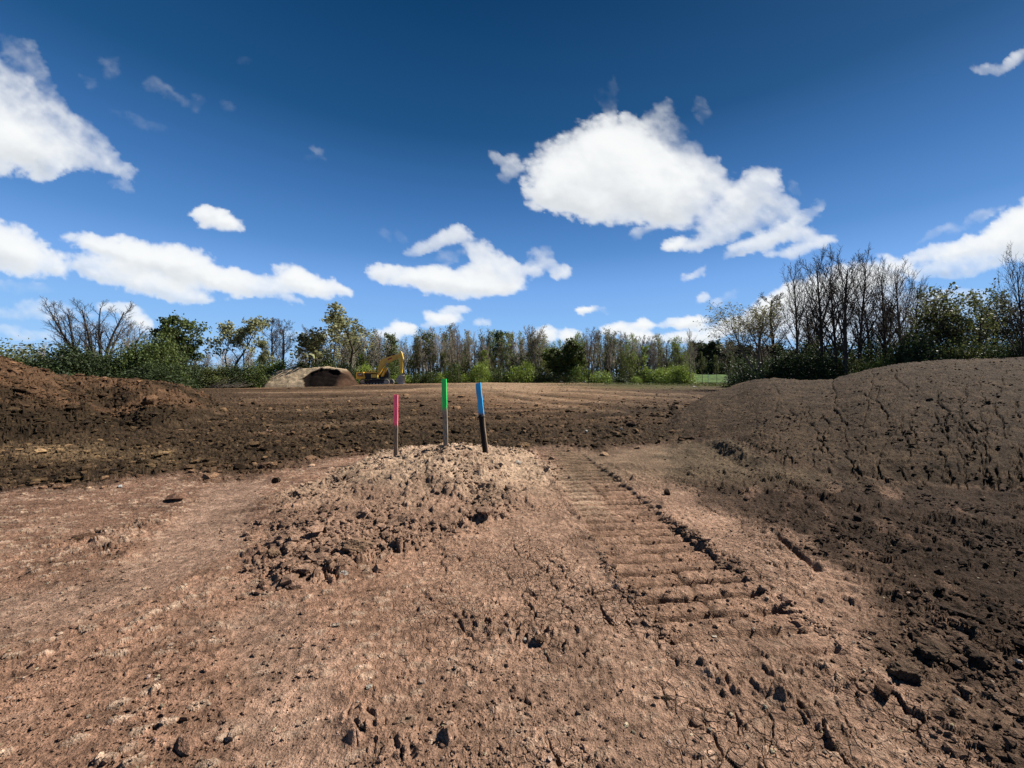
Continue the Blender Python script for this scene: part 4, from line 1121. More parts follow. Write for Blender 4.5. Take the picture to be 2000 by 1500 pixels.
def proto(kind, seed):
    """(trunk mesh, branch mesh, crown mesh or None, height) of one tree of a kind"""
    rs = np.random.default_rng(seed); r = random.Random(seed)
    P = dict(BASE); stems = []; leafn, leafs, leafspread = 0, .2, .35
    if kind in ('bare', 'budding'):            # tall, narrow, crowded woodland tree
        P.update(n=[15, 7, 5, 4], ratio=[.30, .45, .5, .5], start=[.2, .2, .15, .1], ang=[(22, 42), (22, 46), (26, 52), (28, 55)])
        stems = [((0, 0, 0), vnorm((r.gauss(0, .05), r.gauss(0, .05), 1)), 10, .20)]
        if r.random() < .5: stems.append(((.25, .1, 0), vnorm((r.uniform(-.18, .18), .05, 1)), 8.5, .15))
        if kind == 'budding':
            P.update(levels=3, n=[15, 7, 5]); leafn, leafs, leafspread = 1, .17, .5
    elif kind == 'twin':
        P.update(n=[11, 7, 5, 4], ratio=[.36, .45, .5, .55], start=[.35, .2, .15, .1], ang=[(22, 45), (22, 50), (28, 60), (30, 65)])
        stems = [((-.3, 0, 0), vnorm((-.06, 0, 1)), 10, .18), ((.3, .1, 0), vnorm((.07, .05, 1)), 9.6, .16)]
    elif kind == 'vase':          # wide fan of limbs from a short bole
        P.update(levels=3, n=[11, 8, 6], ratio=[.34, .42, .5], start=[.30, .2, .1, .1], up=[.05, .06, .05, .04, .02], ang=[(14, 34), (20, 42), (26, 50), (30, 60)], wob=[.05, .08, .10, .12, .2])
        for k in range(9):
            a = k * 2.39 + r.uniform(-.3, .3); t = (.10 + .85 * ((k * .618) % 1)) if k else .02
            stems.append(((math.cos(a) * .3, math.sin(a) * .3, .3), vnorm((math.cos(a) * t, math.sin(a) * t * .8, 1)), 10.4 - 2.0 * t, .20))
        stems.append(((0, 0, -.3), (0, 0, 1), 2.0, .42))
    elif kind == 'upswept':       # big black trees behind the right mound
        P.update(levels=3, n=[17, 9, 6], ratio=[.50, .42, .48, .5], fall=[.62, .3, .2, .2], start=[.22, .15, .12, .1], up=[.02, .10, .08, .07, .05], wob=[.03, .05, .07, .09, .1], wind=(.010, 0), ang=[(24, 46), (22, 44), (26, 50), (26, 48)])
        stems = [((0, 0, 0), vnorm((r.gauss(0, .03), r.gauss(0, .03), 1)), 10, .20)]
    elif kind == 'gnarled':       # crooked trunk, tufted top
        P.update(levels=3, n=[7, 6, 6], ratio=[.46, .45, .5], start=[.42, .25, .15], wob=[.16, .22, .25, .25, .2], up=[.10, .12, .08, .05, .02], ang=[(25, 55), (30, 60), (30, 70), (30, 65)])
        stems = [((0, 0, 0), vnorm((r.uniform(-.15, .15), 0, 1)), 10, .22), ((.2, .1, 0), vnorm((r.uniform(.1, .35), .1, 1)), 8, .14)]
        leafn, leafs, leafspread = 4, .26, .42
    elif kind == 'leafing':       # slender tree just coming into leaf
        P.update(levels=3, n=[14, 7, 5], ratio=[.34, .45, .5], start=[.25, .15, .1], ang=[(25, 50), (25, 55), (30, 65), (30, 65)])
        stems = [((0, 0, 0), vnorm((r.gauss(0, .05), 0, 1)), 10, .15)]
        leafn, leafs, leafspread = 3, .22, .35
    elif kind == 'airy':          # open tree, leaves only just out
        P.update(levels=3, n=[15, 8, 6], ratio=[.46, .45, .5], start=[.20, .15, .1], ang=[(28, 55), (25, 55), (30, 65), (30, 65)], wob=[.05, .08, .1, .1, .1])
        stems = [((0, 0, 0), vnorm((r.gauss(0, .07), 0, 1)), 10, .15), ((.3, .1, 0), vnorm((r.uniform(-.3, .3), .1, 1)), 8, .11)]
        leafn, leafs, leafspread = 1, .21, .35
    elif kind == 'leaning':       # trunk leaning over, limbs arching out on one side
        P.update(levels=3, n=[10, 9, 7], ratio=[.52, .42, .5, .5], fall=[.35, .3, .2, .2], start=[.42, .2, .12, .1], up=[.05, .00, -.02, -.03, -.03], wob=[.06, .08, .10, .12, .2], wind=(-.045, 0), ang=[(20, 45), (22, 50), (28, 58), (30, 60)])
        stems = [((0, 0, 0), vnorm((-.22, 0, 1)), 8.2, .25), ((.15, 0, 0), vnorm((-.02, .1, 1)), 7.6, .16), ((.1, -.1, 0), vnorm((-.45, -.1, 1)), 8.6, .17)]
        leafn, leafs, leafspread = 1, .13, .2
    elif kind == 'broad':         # rounded tree in young leaf
        P.update(levels=3, n=[10, 7, 5], ratio=[.5, .45, .5], start=[.22, .15, .1], ang=[(30, 60), (30, 60), (30, 65), (30, 65)])
        stems = [((0, 0, 0), (0, 0, 1), 8.5, .2), ((.3, 0, 0), vnorm((.3, .1, 1)), 7.5, .14), ((-.3, 0, 0), vnorm((-.3, -.1, 1)), 7.5, .14)]
        leafn, leafs, leafspread = 9, .30, .55
    g = Grow(seed, P)
    for (p, d, L, rad) in stems: g.branch(p, d, L, rad, 0)
    trunk = seg_mesh('trunk', g.seg.get(0, []), 8)
    tw = []
    for lv in range(1, 6): tw += [s for s in g.seg.get(lv, [])]
    big = g.seg.get(1, []); small = [s for lv in range(2, 6) for s in g.seg.get(lv, [])]
    mb = seg_mesh('branches', big + small, 3)
    tips = np.array(g.tips)
    H = float(np.percentile(np.array([s[6] for s in tw]), 99.6))
    crown = None
    if leafn:
        if kind == 'gnarled': tips = tips[tips[:, 2] > H * .35]
        pts = np.repeat(tips, leafn, axis=0) + rs.normal(0, leafspread * .5, (len(tips) * leafn, 3))
        crown = leaf_mesh('crown', pts, leafs, rs)
    return trunk, mb, crown, H

def shrub_proto(seed, n=2400, leaf=.24, form=(1.0, 1.0), gap=.25, stems=True):
    """rounded bush about 1 high and 1.1 wide before scaling; leaves gather in clumps with gaps between"""
    rs = np.random.default_rng(seed)
    # clump centres over a lumpy dome
    k = 46
    d = rs.normal(size=(k, 3)); d[:, 2] = np.abs(d[:, 2]); d /= np.linalg.norm(d, axis=1, keepdims=True)
    rad = rs.uniform(.55, 1.0, k) ** .6
    c = d * rad[:, None] * np.array([.52 * form[0], .52 * form[0], .80 * form[1]]) + np.array([0, 0, .10])
    low = rs.uniform(-.5, .5, (14, 3)) * np.array([1.0 * form[0], 1.0 * form[0], 0]) + np.array([0, 0, .12])
    c = np.concatenate([c, low])
    pick_ = rs.integers(0, len(c), n)
    pts = c[pick_] + rs.normal(0, 1, (n, 3)) * (.095 + .05 * rs.random((len(c), 1)))[pick_] * np.array([1, 1, .8])
    pts = pts[pts[:, 2] > .0]
    crown = leaf_mesh('foliage', pts, leaf, rs)
    seg = []
    for i in range(10):
        e = c[i * 4 % len(c)]
        m = e * np.array([.45, .45, .55])
        b = np.array([rs.normal(0, .05), rs.normal(0, .05), -.05])
        seg += [(*b, .016, *m, .011), (*m, .011, *e, .005)]
    return seg_mesh('stems', seg, 4), crown

PROTO = {}
def get_proto(kind, v):
    if (kind, v) not in PROTO:
        PROTO[(kind, v)] = proto(kind, 1000 + 37 * v + sum(map(ord, kind)))
    return PROTO[(kind, v)]

def dress(o, mat):
    """material on the object, so copies share one mesh"""
    if not o.data.materials: o.data.materials.append(mat)
    o.material_slots[0].link = 'OBJECT'
    o.material_slots[0].material = mat
    return o

def put_tree(name, kind, v, px, Y, py_top, label, group=None, bark='grey', leaf='pale', wide=1.0, rz=None, cat='tree', sink=.15):
    trunk, br, crown, H = get_proto(kind, v)
    X = (px - 1000) / F * Y
    z = gz(X, Y) - sink
    h = EYE - (py_top - 740) / F * Y - z
    s = h / H
    root = empty(name, (X, Y, z), random.uniform(0, 6.283) if rz is None else rz)
    tag(root, label, cat, group)
    root.scale = (s * wide, s * wide, s)
    dress(link('trunk', trunk, root), BARK[bark])
    dress(link('branches', br, root), BARK[bark])
    if crown is not None: dress(link('crown', crown, root), LEAF[leaf])
    return root

SHRUBS = {}
def put_shrub(px, Y, py_top, w_px, label, group=None, leaf='mid', v=0, name='shrub', sink=.1, n=8500):
    key = (v, n)
    if key not in SHRUBS: SHRUBS[key] = shrub_proto(900 + v * 13, n, .030 if n > 2000 else .048)
    stems, fol = SHRUBS[key]
    X = (px - 1000) / F * Y
    z = gz(X, Y) - sink
    h = EYE - (py_top - 740) / F * Y - z
    w = w_px / F * Y / 1.15
    root = empty(name, (X, Y, z), random.uniform(0, 6.283))
    tag(root, label, 'shrub', group)
    root.scale = (w, w, h / 0.98)
    dress(link('stems', stems, root), BARK['brown'])
    dress(link('foliage', fol, root), LEAF[leaf])
    return root

def treeline():
    rt = random.Random(77)
    prof_x = [690, 730, 760, 800, 850, 880, 930, 960, 1000, 1050, 1080, 1100, 1150, 1200, 1225, 1260, 1300, 1345, 1370, 1480]
    prof_y = [642, 645, 655, 648, 640, 638, 642, 650, 650, 642, 656, 660, 646, 640, 646, 655, 658, 655, 668, 672]
    g1 = 'bare trees of the crowded tree line'
    x = 668.0
    i = 0
    while x < 1345:
        Y = rt.uniform(74, 92)
        py = np.interp(x, prof_x, prof_y) + abs(rt.gauss(0, 11)) - 2
        bud = rt.random() < .42
        put_tree('budding_tree' if bud else 'bare_tree', 'budding' if bud else 'bare', i % 7, x + rt.uniform(-4, 4), Y, py, 'slim tree in thin yellow-green bud within the crowded tree line' if bud else 'bare grey tree standing in the crowded tree line behind the stakes', 'budding trees of the tree line' if bud else g1, rt.choice(['grey', 'grey', 'brown', 'pale']), rt.choice(['olive', 'bright', 'pale', 'bright']), wide=rt.uniform(.75, 1.0))
        x += rt.uniform(4.5, 8.5); i += 1
    x = 600.0
    while x < 1500:
        Y = rt.uniform(98, 118)
        py = np.interp(x, prof_x, prof_y) + rt.uniform(8, 34)
        put_tree('bare_tree', 'bare', i % 7, x, Y, py, 'bare tree in the deeper rows of the woodland, seen between nearer trunks', 'bare trees in the deeper woodland rows', rt.choice(['grey', 'brown', 'grey']), wide=rt.uniform(.9, 1.3))
        x += rt.uniform(6, 12); i += 1
    # leafing and green trees that stand out of the line
    for (px, Y, py, w, lab, lf, k) in [
        (770, 76, 654, 1.0, 'slim dark green tree above the tip of the excavator boom', 'mid', 'leafing'),
        (842, 80, 650, 1.0, 'slim tree in thin green leaf above the gap between pink and green stakes', 'olive', 'leafing'),
        (985, 82, 646, .9, 'slim green-leaved tree right of the blue stake, one of a close pair', 'mid', 'leafing'),
        (1004, 84, 650, .9, 'slim green tree beside the taller close pair right of the blue stake', 'mid', 'leafing'),
        (1036, 76, 664, 1.1, 'dull green tree hung with grey limbs, middle of the tree line', 'olive', 'leafing'),
        (1106, 74, 668, 1.25, 'full dark green tree, broadest of the middle tree line', 'mid', 'broad'),
        (1082, 73, 690, 1.1, 'low dark green tree left of the broadest green tree', 'mid', 'leafing'),
        (1012, 73, 688, 1.1, 'low broad green tree with a leaning pale stem beneath it', 'mid', 'airy'),
        (1222, 77, 672, 1.1, 'olive green tree with bare trunks in front, right of the middle', 'bright', 'airy'),
        (1252, 79, 676, .9, 'bright green narrow tree right of the olive green tree', 'bright', 'leafing'),
        (865, 74, 690, .9, 'thin green tree rising just behind the green stake', 'olive', 'leafing'),
        (948, 76, 684, .9, 'young green tree between the green and blue stakes', 'bright', 'leafing')]:
        put_tree('leafing_tree', k, 1 if px % 2 else 2, px, Y, py, lab, 'trees in leaf along the tree line', 'brown', lf, w)
    # single bare trees with an outline of their own
    put_tree('bare_tree', 'upswept', 1, 1348, 66, 642, 'thin bare tree alone left of the green grass bank', None, 'grey', wide=.62)
    put_tree('bare_tree', 'bare', 2, 1422, 80, 652, 'bare tree rising over the dark evergreens right of the grass bank', None, 'grey', wide=1.0)
    put_tree('bare_tree', 'twin', 1, 1153, 72, 640, 'tall crooked bare tree right of the middle, with a spreading side limb', None, 'brown', wide=1.0)
    put_tree('bare_tree', 'twin', 2, 1050, 74, 634, 'bare forked tree whose limbs rise above a small white cloud', None, 'grey', wide=.9)
    put_tree('bare_tree', 'bare', 4, 895, 72, 632, 'tallest bare tree right of the green stake', None, 'brown', wide=1.0)
    # understorey
    x = 694.0; i = 0
    while x < 1345:
        bright = rt.random()
        lf = 'bright' if bright > .50 else ('mid' if bright > .2 else 'olive')
        if 1180 < x < 1215 or 1130 < x < 1150: lf = 'dark'
        put_shrub(x, rt.uniform(69.5, 73.5), rt.choice([rt.uniform(700, 722), rt.uniform(720, 738)]), rt.uniform(22, 46), 'low green shrub in the undergrowth at the foot of the tree line', 'shrubs at the foot of the tree line', lf, i % 4, 'shrub', n=1800)
        x += rt.uniform(11, 24); i += 1
    x = 690.0
    while x < 1350:
        put_shrub(x, rt.uniform(78, 88), rt.uniform(684, 722), rt.uniform(20, 44), 'dull green bush between the trunks of the tree line', 'bushes among the trunks', rt.choice(['dark', 'olive', 'mid', 'olive', 'bright']), i % 4, 'bush', n=1800)
        x += rt.uniform(14, 26); i += 1
    put_shrub(1322, 68, 710, 62, 'bright yellow-green shrub left of the grass bank', None, 'bright', 1)
    put_shrub(940, 70, 706, 44, 'bright green bush between the green and blue stakes', None, 'bright', 2)
    put_shrub(762, 74, 700, 56, 'bushy green tree under the excavator boom', None, 'mid', 3)
    # dark evergreens behind the grass bank
    x = 1352.0
    while x < 1530:
        put_tree('evergreen_tree', 'broad', i % 3, x, rt.uniform(112, 122), rt.uniform(670, 686), 'dark dense tree in the row behind the green grass bank', 'dark trees behind the grass bank', 'brown', 'dark', rt.uniform(.9, 1.2))
        x += rt.uniform(11, 17); i += 1
    x = 1300.0
    while x < 1560:
        put_shrub(x, rt.uniform(104, 110), rt.uniform(688, 700), rt.uniform(26, 40), 'dark bush along the top of the green grass bank', 'dark bushes on the grass bank', 'dark', i % 4, 'bush', n=1800)
        x += rt.uniform(10, 16); i += 1
    for k, (px, lab) in enumerate([(1372, 'leftmost thin young tree in front of the grass bank'), (1400, 'dark straight young trunk before the middle of the grass bank'), (1421, 'thin dark young tree near the right end of the grass bank'), (1429, 'last thin young tree before the leaning tree')]):
        put_tree('young_tree', 'leafing', 1 + k % 2, px, 71, 688 + 6 * (k % 2), lab, 'young trees before the grass bank', 'dark', 'olive', .5)
treeline()

def left_group():
    rt = random.Random(41)
    put_tree('bare_tree', 'vase', 0, 196, 56, 588, 'wide bare tree with a fan of limbs, largest on the left', None, 'dark', wide=1.25, rz=.4)
    put_tree('bare_tree', 'upswept', 2, 252, 58, 626, 'smaller bare tree at the right shoulder of the wide fan tree', None, 'grey', wide=.9)
    put_tree('leafing_tree', 'gnarled', 0, 372, 58, 616, 'crooked tree with a tufted dark green top, left of the far pile', None, 'dark', 'mid', 1.15)
    put_tree('leafing_tree', 'gnarled', 3, 350, 60, 640, 'lower green-topped tree left of the tufted crooked tree', None, 'dark', 'mid', 1.1)
    put_tree('leafing_tree', 'gnarled', 1, 452, 60, 620, 'slim crooked tree with a thin pale crown, left of the far pile', None, 'dark', 'pale', .9)
    put_tree('leafing_tree', 'gnarled', 2, 484, 61, 642, 'small crooked tree with a pale tuft on top, leaning right', None, 'dark', 'pale', .8)
    put_tree('bare_tree', 'bare', 0, 528, 66, 620, 'slim bare tree above the left end of the far pile', None, 'dark', wide=1.1)
    put_tree('bare_tree', 'twin', 0, 558, 66, 625, 'round-headed bare tree with two trunks above the far pile', None, 'dark', wide=1.15)
    put_tree('bare_tree', 'twin', 3, 606, 68, 638, 'dark bushy bare tree above the middle of the far pile', None, 'dark', wide=1.25)
    put_tree('leafing_tree', 'leafing', 2, 648, 70, 618, 'pale green tree left of the tallest tree by the excavator', None, 'brown', 'pale', 1.0)
    put_tree('leafing_tree', 'gnarled', 4, 676, 70, 611, 'tall tree with a pale green crown beside the excavator', None, 'dark', 'pale', 1.2)
    for (px, Y, py, w, lf, lab, v) in [
        (30, 46, 668, 130, 'olive', 'pale olive shrub at the left edge behind the soil mound', 0), (-50, 44, 664, 120, 'olive', 'olive shrub cut by the left edge of the photo', 1),
        (62, 42, 700, 110, 'dark', 'low dark shrub between the left edge and the round dark bush', 2),
        (135, 44, 671, 118, 'dark', 'round dark bush in front of the wide fan tree', 3), (168, 45, 682, 80, 'dark', 'dark bush joined to the right side of the round dark bush', 1),
        (205, 46, 690, 80, 'dark', 'dull bush at the foot of the wide fan tree', 2), (245, 48, 668, 90, 'mid', 'tall green bush right of the wide fan tree', 0),
        (285, 48, 660, 80, 'mid', 'dense green bush below the tree with the tufted top', 1), (318, 50, 650, 80, 'mid', 'tallest leafy bush left of the crooked trees', 3), (345, 52, 676, 70, 'dark', 'dark bush under the tufted crooked tree', 2),
        (300, 46, 705, 120, 'dark', 'low dark undergrowth bush behind the end of the left mound', 0), (390, 56, 706, 70, 'dark', 'dark low bush below the tufted crooked tree', 1), (425, 56, 712, 70, 'olive', 'olive bush with dead sticks before it, left of the far pile', 2),
        (460, 57, 712, 66, 'dark', 'dark bush under the slim crooked tree', 3), (500, 58, 704, 60, 'mid', 'green bush at the left foot of the far pile', 0), (512, 63, 698, 44, 'mid', 'leafy bush just behind the left slope of the far pile', 1),
        (548, 64, 700, 56, 'bright', 'bright green bush behind the flat top of the far pile', 2), (590, 66, 704, 56, 'olive', 'olive bush behind the middle of the far pile', 3), (632, 66, 686, 62, 'mid', 'green bush behind the dug-out end of the far pile', 0),
        (672, 68, 704, 50, 'dark', 'dark bush between the far pile and the excavator', 1), (440, 58, 720, 90, 'dark', 'low undergrowth along the field edge left of the far pile', 2), (375, 55, 722, 90, 'dark', 'lowest bush at the tip of the left mound', 3)]:
        put_shrub(px, Y, py, w, lab, None, lf, v, 'bush')
    # brushy thin trees that fill behind
    x = -120.0; i = 0
    while x < 690:
        put_tree('bare_tree', 'bare', i % 7, x, rt.uniform(68, 84), rt.uniform(668, 705), 'thin bare tree in the brush behind the left bushes', 'thin trees behind the left bushes', rt.choice(['grey', 'brown', 'pale']), wide=1.3)
        x += rt.uniform(14, 26); i += 1
    # dead branches heaped at the field edge
    g = []
    r2 = random.Random(5)
    for k in range(46):
        a = (r2.uniform(-2.6, 2.6), r2.uniform(-.5, .5), r2.uniform(0, .5))
        an, L = r2.uniform(-.5, .7), r2.uniform(1.0, 3.2)
        b = (a[0] + L * math.cos(an), a[1] + r2.uniform(-.4, .4), a[2] + L * abs(math.sin(an)) * .7 + .1)
        g.append((*a, .035, *b, .012))
    me = seg_mesh('brush_pile', g, 4); me.materials.append(BARK['pale'])
    X = (422 - 1000) / F * 54
    o = link('brush_pile', me); o.location = (X, 54, gz(X, 54))
    tag(o, 'pale dead branches heaped at the field edge left of the far pile', 'brush pile')
left_group()

def right_group():
    rt = random.Random(43)
    put_tree('leaning_tree', 'leaning', 0, 1494, 43, 588, 'pale arching tree leaning left over the grass bank', None, 'brown', 'pale', 1.25, rz=0.0)
    for k, (px, Y, py, w, lab, bk) in enumerate([
        (1560, 41, 500, .72, 'leftmost tall dark bare tree behind the right mound', 'dark'), (1606, 40, 486, .85, 'second tall bare tree from the left in the right cluster', 'dark'),
        (1632, 39, 490, .75, 'slim bare tree between the two tallest of the right cluster', 'dark'), (1652, 38, 474, .95, 'tallest thick-trunked bare tree in the right cluster', 'dark'),
        (1680, 41, 482, .8, 'bare tree close behind the tallest of the right cluster', 'dark'), (1728, 40, 506, .8, 'bare tree leaning right, with airy twigs, right of the tallest', 'dark'),
        (1762, 39, 508, .85, 'pale-trunked bare tree at the right side of the dark cluster', 'brown'), (1790, 44, 524, .6, 'rightmost slim bare tree of the dark cluster', 'dark')]):
        put_tree('bare_tree', 'upswept', k % 4, px, Y, py, lab, 'tall bare trees behind the right mound', bk, 'pale', w * .95)
    for k, (px, Y, py) in enumerate([(1520, 46, 570), (1585, 48, 560), (1700, 47, 575), (1745, 48, 570)]):
        put_tree('bare_tree', 'bare', k % 7, px, Y, py, ['thin bare tree between the arching leaning tree and the right cluster', 'thin bare tree behind the second tall tree of the right cluster', 'thin bare tree behind the airy leaning one of the right cluster', 'thin bare tree behind the pale-trunked one of the right cluster'][k], None, rt.choice(['dark', 'brown', 'dark']), wide=1.4)
    for k, (px, Y, py, w, lab, lf) in enumerate([
        (1842, 36, 560, 1.0, 'airy tree coming into leaf right of the dark cluster', 'olive'), (1880, 37, 556, .9, 'second airy leafing tree from the dark cluster', 'mid'), (1915, 35, 566, 1.0, 'airy leafing tree left of the black leaning trunk', 'olive'),
        (1950, 38, 575, .9, 'leafing tree behind the black leaning trunk', 'mid'), (2020, 37, 560, 1.0, 'leafing tree at the right edge of the photo', 'olive'), (1815, 40, 590, .9, 'small leafing tree at the foot of the rightmost bare tree', 'olive')]):
        put_tree('leafing_tree', 'airy', k % 3, px, Y, py, lab, 'leafing trees at the right edge', 'dark', lf, w)
    t = put_tree('leaning_tree', 'upswept', 3, 2008, 30, 478, 'black leaning trunk with drooping limbs at the right edge', None, 'dark', 'pale', .55, rz=.3)
    t.rotation_euler = (0, math.radians(-13), .3)
    t = put_tree('bare_tree', 'upswept', 0, 2045, 31, 480, 'bare tree cut off by the right edge of the photo', None, 'dark', 'pale', .7)
    for (px, Y, py, w, lf, lab, v) in [
        (1462, 50, 700, 80, 'dark', 'dark bush at the foot of the arching leaning tree', 0), (1510, 42, 690, 90, 'dark', 'dark shady bush right of the arching leaning tree', 1), (1552, 41, 680, 90, 'dark', 'dark bush under the leftmost tall bare tree', 2),
        (1600, 40, 688, 90, 'dark', 'shady bush at the feet of the right cluster', 3), (1660, 39, 690, 80, 'olive', 'olive bush under the tallest tree of the right cluster', 0), (1702, 37, 694, 70, 'mid', 'green bush behind the rise of the right mound', 1),
        (1745, 38, 676, 80, 'dark', 'dark bush between the bare cluster and the round dark bush', 2), (1788, 35, 650, 96, 'dark', 'round dark bush on the skyline of the right mound', 3), (1840, 34, 672, 90, 'dark', 'dark bush below the first airy leafing tree', 0),
        (1885, 33, 664, 90, 'olive', 'olive bush below the second airy leafing tree', 1), (1930, 32, 668, 90, 'dark', 'dark bush at the foot of the black leaning trunk', 2), (1985, 31, 660, 100, 'dark', 'dark bush at the right edge behind the mound', 3), (2050, 31, 650, 110, 'olive', 'bush cut off by the right edge behind the mound', 0),
        (1480, 44, 715, 70, 'dark', 'lowest dark bush by the left end of the right mound', 1), (1580, 44, 660, 90, 'dark', 'taller dark bush deep inside the right cluster', 2), (1640, 45, 660, 90, 'dark', 'deep dark bush behind the thick trunk', 3), (1710, 45, 655, 90, 'dark', 'dark bush far back behind the leaning airy tree', 0)]:
        put_shrub(px, Y, py, w, lab, None, lf, v, 'bush')
right_group()

# ------------------------------------------------------------------ grass bank, weeds, pale rubble at the field edge
GRASS = leaf_mat('grass_blade', (.105, .175, .034), .3)
def grass_bank():
    n = 60
    xs = np.linspace(40, 78, n); ys = np.linspace(90, 103, 24)
    XX, YY = np.meshgrid(xs, ys, indexing='ij')
    zb = 0.55
    ZZ = zb + 2.15 * sstep(90, 98.5, YY) + .12 * fbm(XX * .3, YY * .3, 3, 601)
    V = np.stack([XX, YY, ZZ], -1).reshape(-1, 3)
    I = np.arange(n * 24).reshape(n, 24)
    q = np.stack([I[:-1, :-1], I[1:, :-1], I[1:, 1:], I[:-1, 1:]], -1).reshape(-1, 4)
    me = np_mesh('grass_bank', V, q, True)
    me.materials.append(plain('turf', (.085, .15, .03), .9, .1, var=.4, scale=.9, bump=.5, bscale=12))
    tag(link('grass_bank', me), kind='structure')
grass_bank()

def weeds():
    rs = np.random.default_rng(66)
    pts = []
    n = 5200
    px = rs.uniform(1060, 1500, n); Y = rs.uniform(52, 88, n)
    X = (px - 1000) / F * Y
    z, hr, hl, hc, sd, _ = land(X, Y)
    den = fbm(X * .25, Y * .25, 3, 602)
    ok = (hr < .05) & (den > -.25 + .4 * (px < 1180))
    P = np.stack([X, Y, z + .07], -1)[ok]
    n2 = 1800
    X2 = rs.uniform(-62, 62, n2); Y2 = rs.uniform(68, 76, n2)
    z2 = land(X2, Y2)[0]
    P = np.concatenate([P, np.stack([X2, Y2, z2 + .12], -1)])
    R = rs.uniform(0, 6.28, len(P)); h = rs.uniform(.08, .30, len(P)); w = rs.uniform(.05, .16, len(P))
    d = np.stack([np.cos(R), np.sin(R), 0 * R], -1)
    l = rs.normal(0, .06, (len(P), 3)); l[:, 2] = 0
    V = np.stack([P - d * w[:, None], P + d * w[:, None], P + l + np.stack([0 * h, 0 * h, h], -1)], 1).reshape(-1, 3)
    V[:, 2] -= .1
    me = np_mesh('weeds', V, np.arange(len(V)).reshape(-1, 3), False)
    me.materials.append(leaf_mat('weed', (.12, .14, .045), .3))
    tag(link('weeds', me), kind='stuff')
weeds()

def rubble():
    for k, (px, py, w, asp, lab, c) in enumerate([
        (1118, 745, 24, (1, .5, .22), 'pale flat concrete slab at the edge of the field, under the broad green tree', (.52, .49, .42)),
        (1084, 745, 12, (1, .7, .45), 'grey boulder left of the pale concrete slab', (.40, .37, .32)), (1096, 746, 9, (1, .7, .5), 'small grey boulder touching the pale slab', (.42, .39, .33)),
        (1070, 746, 9, (1, .7, .4), 'grey boulder third left of the pale slab', (.36, .34, .3)), (1016, 746, 14, (1, .6, .35), 'low grey boulder at the foot of the leaning pale stem', (.42, .4, .34)),
        (980, 747, 9, (1, .6, .4), 'brown-grey boulder right of the blue stake at the field edge', (.38, .3, .22)), (1142, 746, 8, (1, .7, .6), 'small pale boulder right of the concrete slab', (.48, .45, .38)),
        (1272, 748, 7, (1, .8, .6), 'white stone at the field edge left of the bright shrub', (.66, .63, .56)), (1358, 747, 9, (1, .7, .5), 'white stone below the left end of the grass bank', (.68, .66, .6)),
        (1356, 758, 7, (1, .7, .3), 'bright white flat scrap lying in the field before the grass bank', (.75, .72, .66)), (824, 749, 8, (1, .6, .5), 'pale boulder right of the excavator bucket', (.45, .42, .35)),
        (845, 749, 8, (1, .6, .5), 'grey boulder at the field edge left of the green stake', (.42, .39, .33))]):
        Y = 70.5 if py < 755 else 50
        X = (px - 1000) / F * Y
        s = w / F * Y * .5
        rs = np.random.default_rng(700 + k)
        V = BIG_V.copy()
        for _ in range(9):
            nr_ = rs.normal(size=3); nr_ /= np.linalg.norm(nr_)
            V = V - np.maximum(V @ nr_ - rs.uniform(.5, .8), 0)[:, None] * nr_
        V = V * np.array(asp) * s * 1.2
        me = np_mesh('boulder', V, BIG_F, False, np.broadcast_to(np.array(c), V.shape), {'crack': np.zeros(len(V))})
        me.materials.append(SOIL)
        o = link('boulder', me); o.location = (X, Y, gz(X, Y) + asp[2] * s * .55)
        tag(o, lab, 'boulder' if k not in (0, 9) else 'slab', 'pale stones along the field edge')
    for k, (px, lab) in enumerate([(1383, 'thin pale post in front of the grass bank'), (1408, 'short white post at the foot of the grass bank')]):
        Y = 72
        X = (px - 1000) / F * Y
        bm = bmesh.new()
        h = 1.9 if k == 0 else .42
        bmesh.ops.create_cone(bm, segments=8, radius1=.05 if k == 0 else .06, radius2=.045 if k == 0 else .06, depth=h + .2, cap_ends=True, matrix=Matrix.Translation((0, 0, h / 2 - .1)))
        bmesh.ops.create_cone(bm, segments=8, radius1=.058, radius2=.03, depth=.05, cap_ends=True, matrix=Matrix.Translation((0, 0, h + .024)))
        me = bpy.data.meshes.new('marker_post'); bm.to_mesh(me); bm.free()
        me.materials.append(plain('post_white', (1.3, 1.25, 1.1), .7, .2))
        o = link('marker_post', me); o.location = (X, Y, gz(X, Y)); tag(o, lab, 'post', 'posts before the grass bank')
rubble()

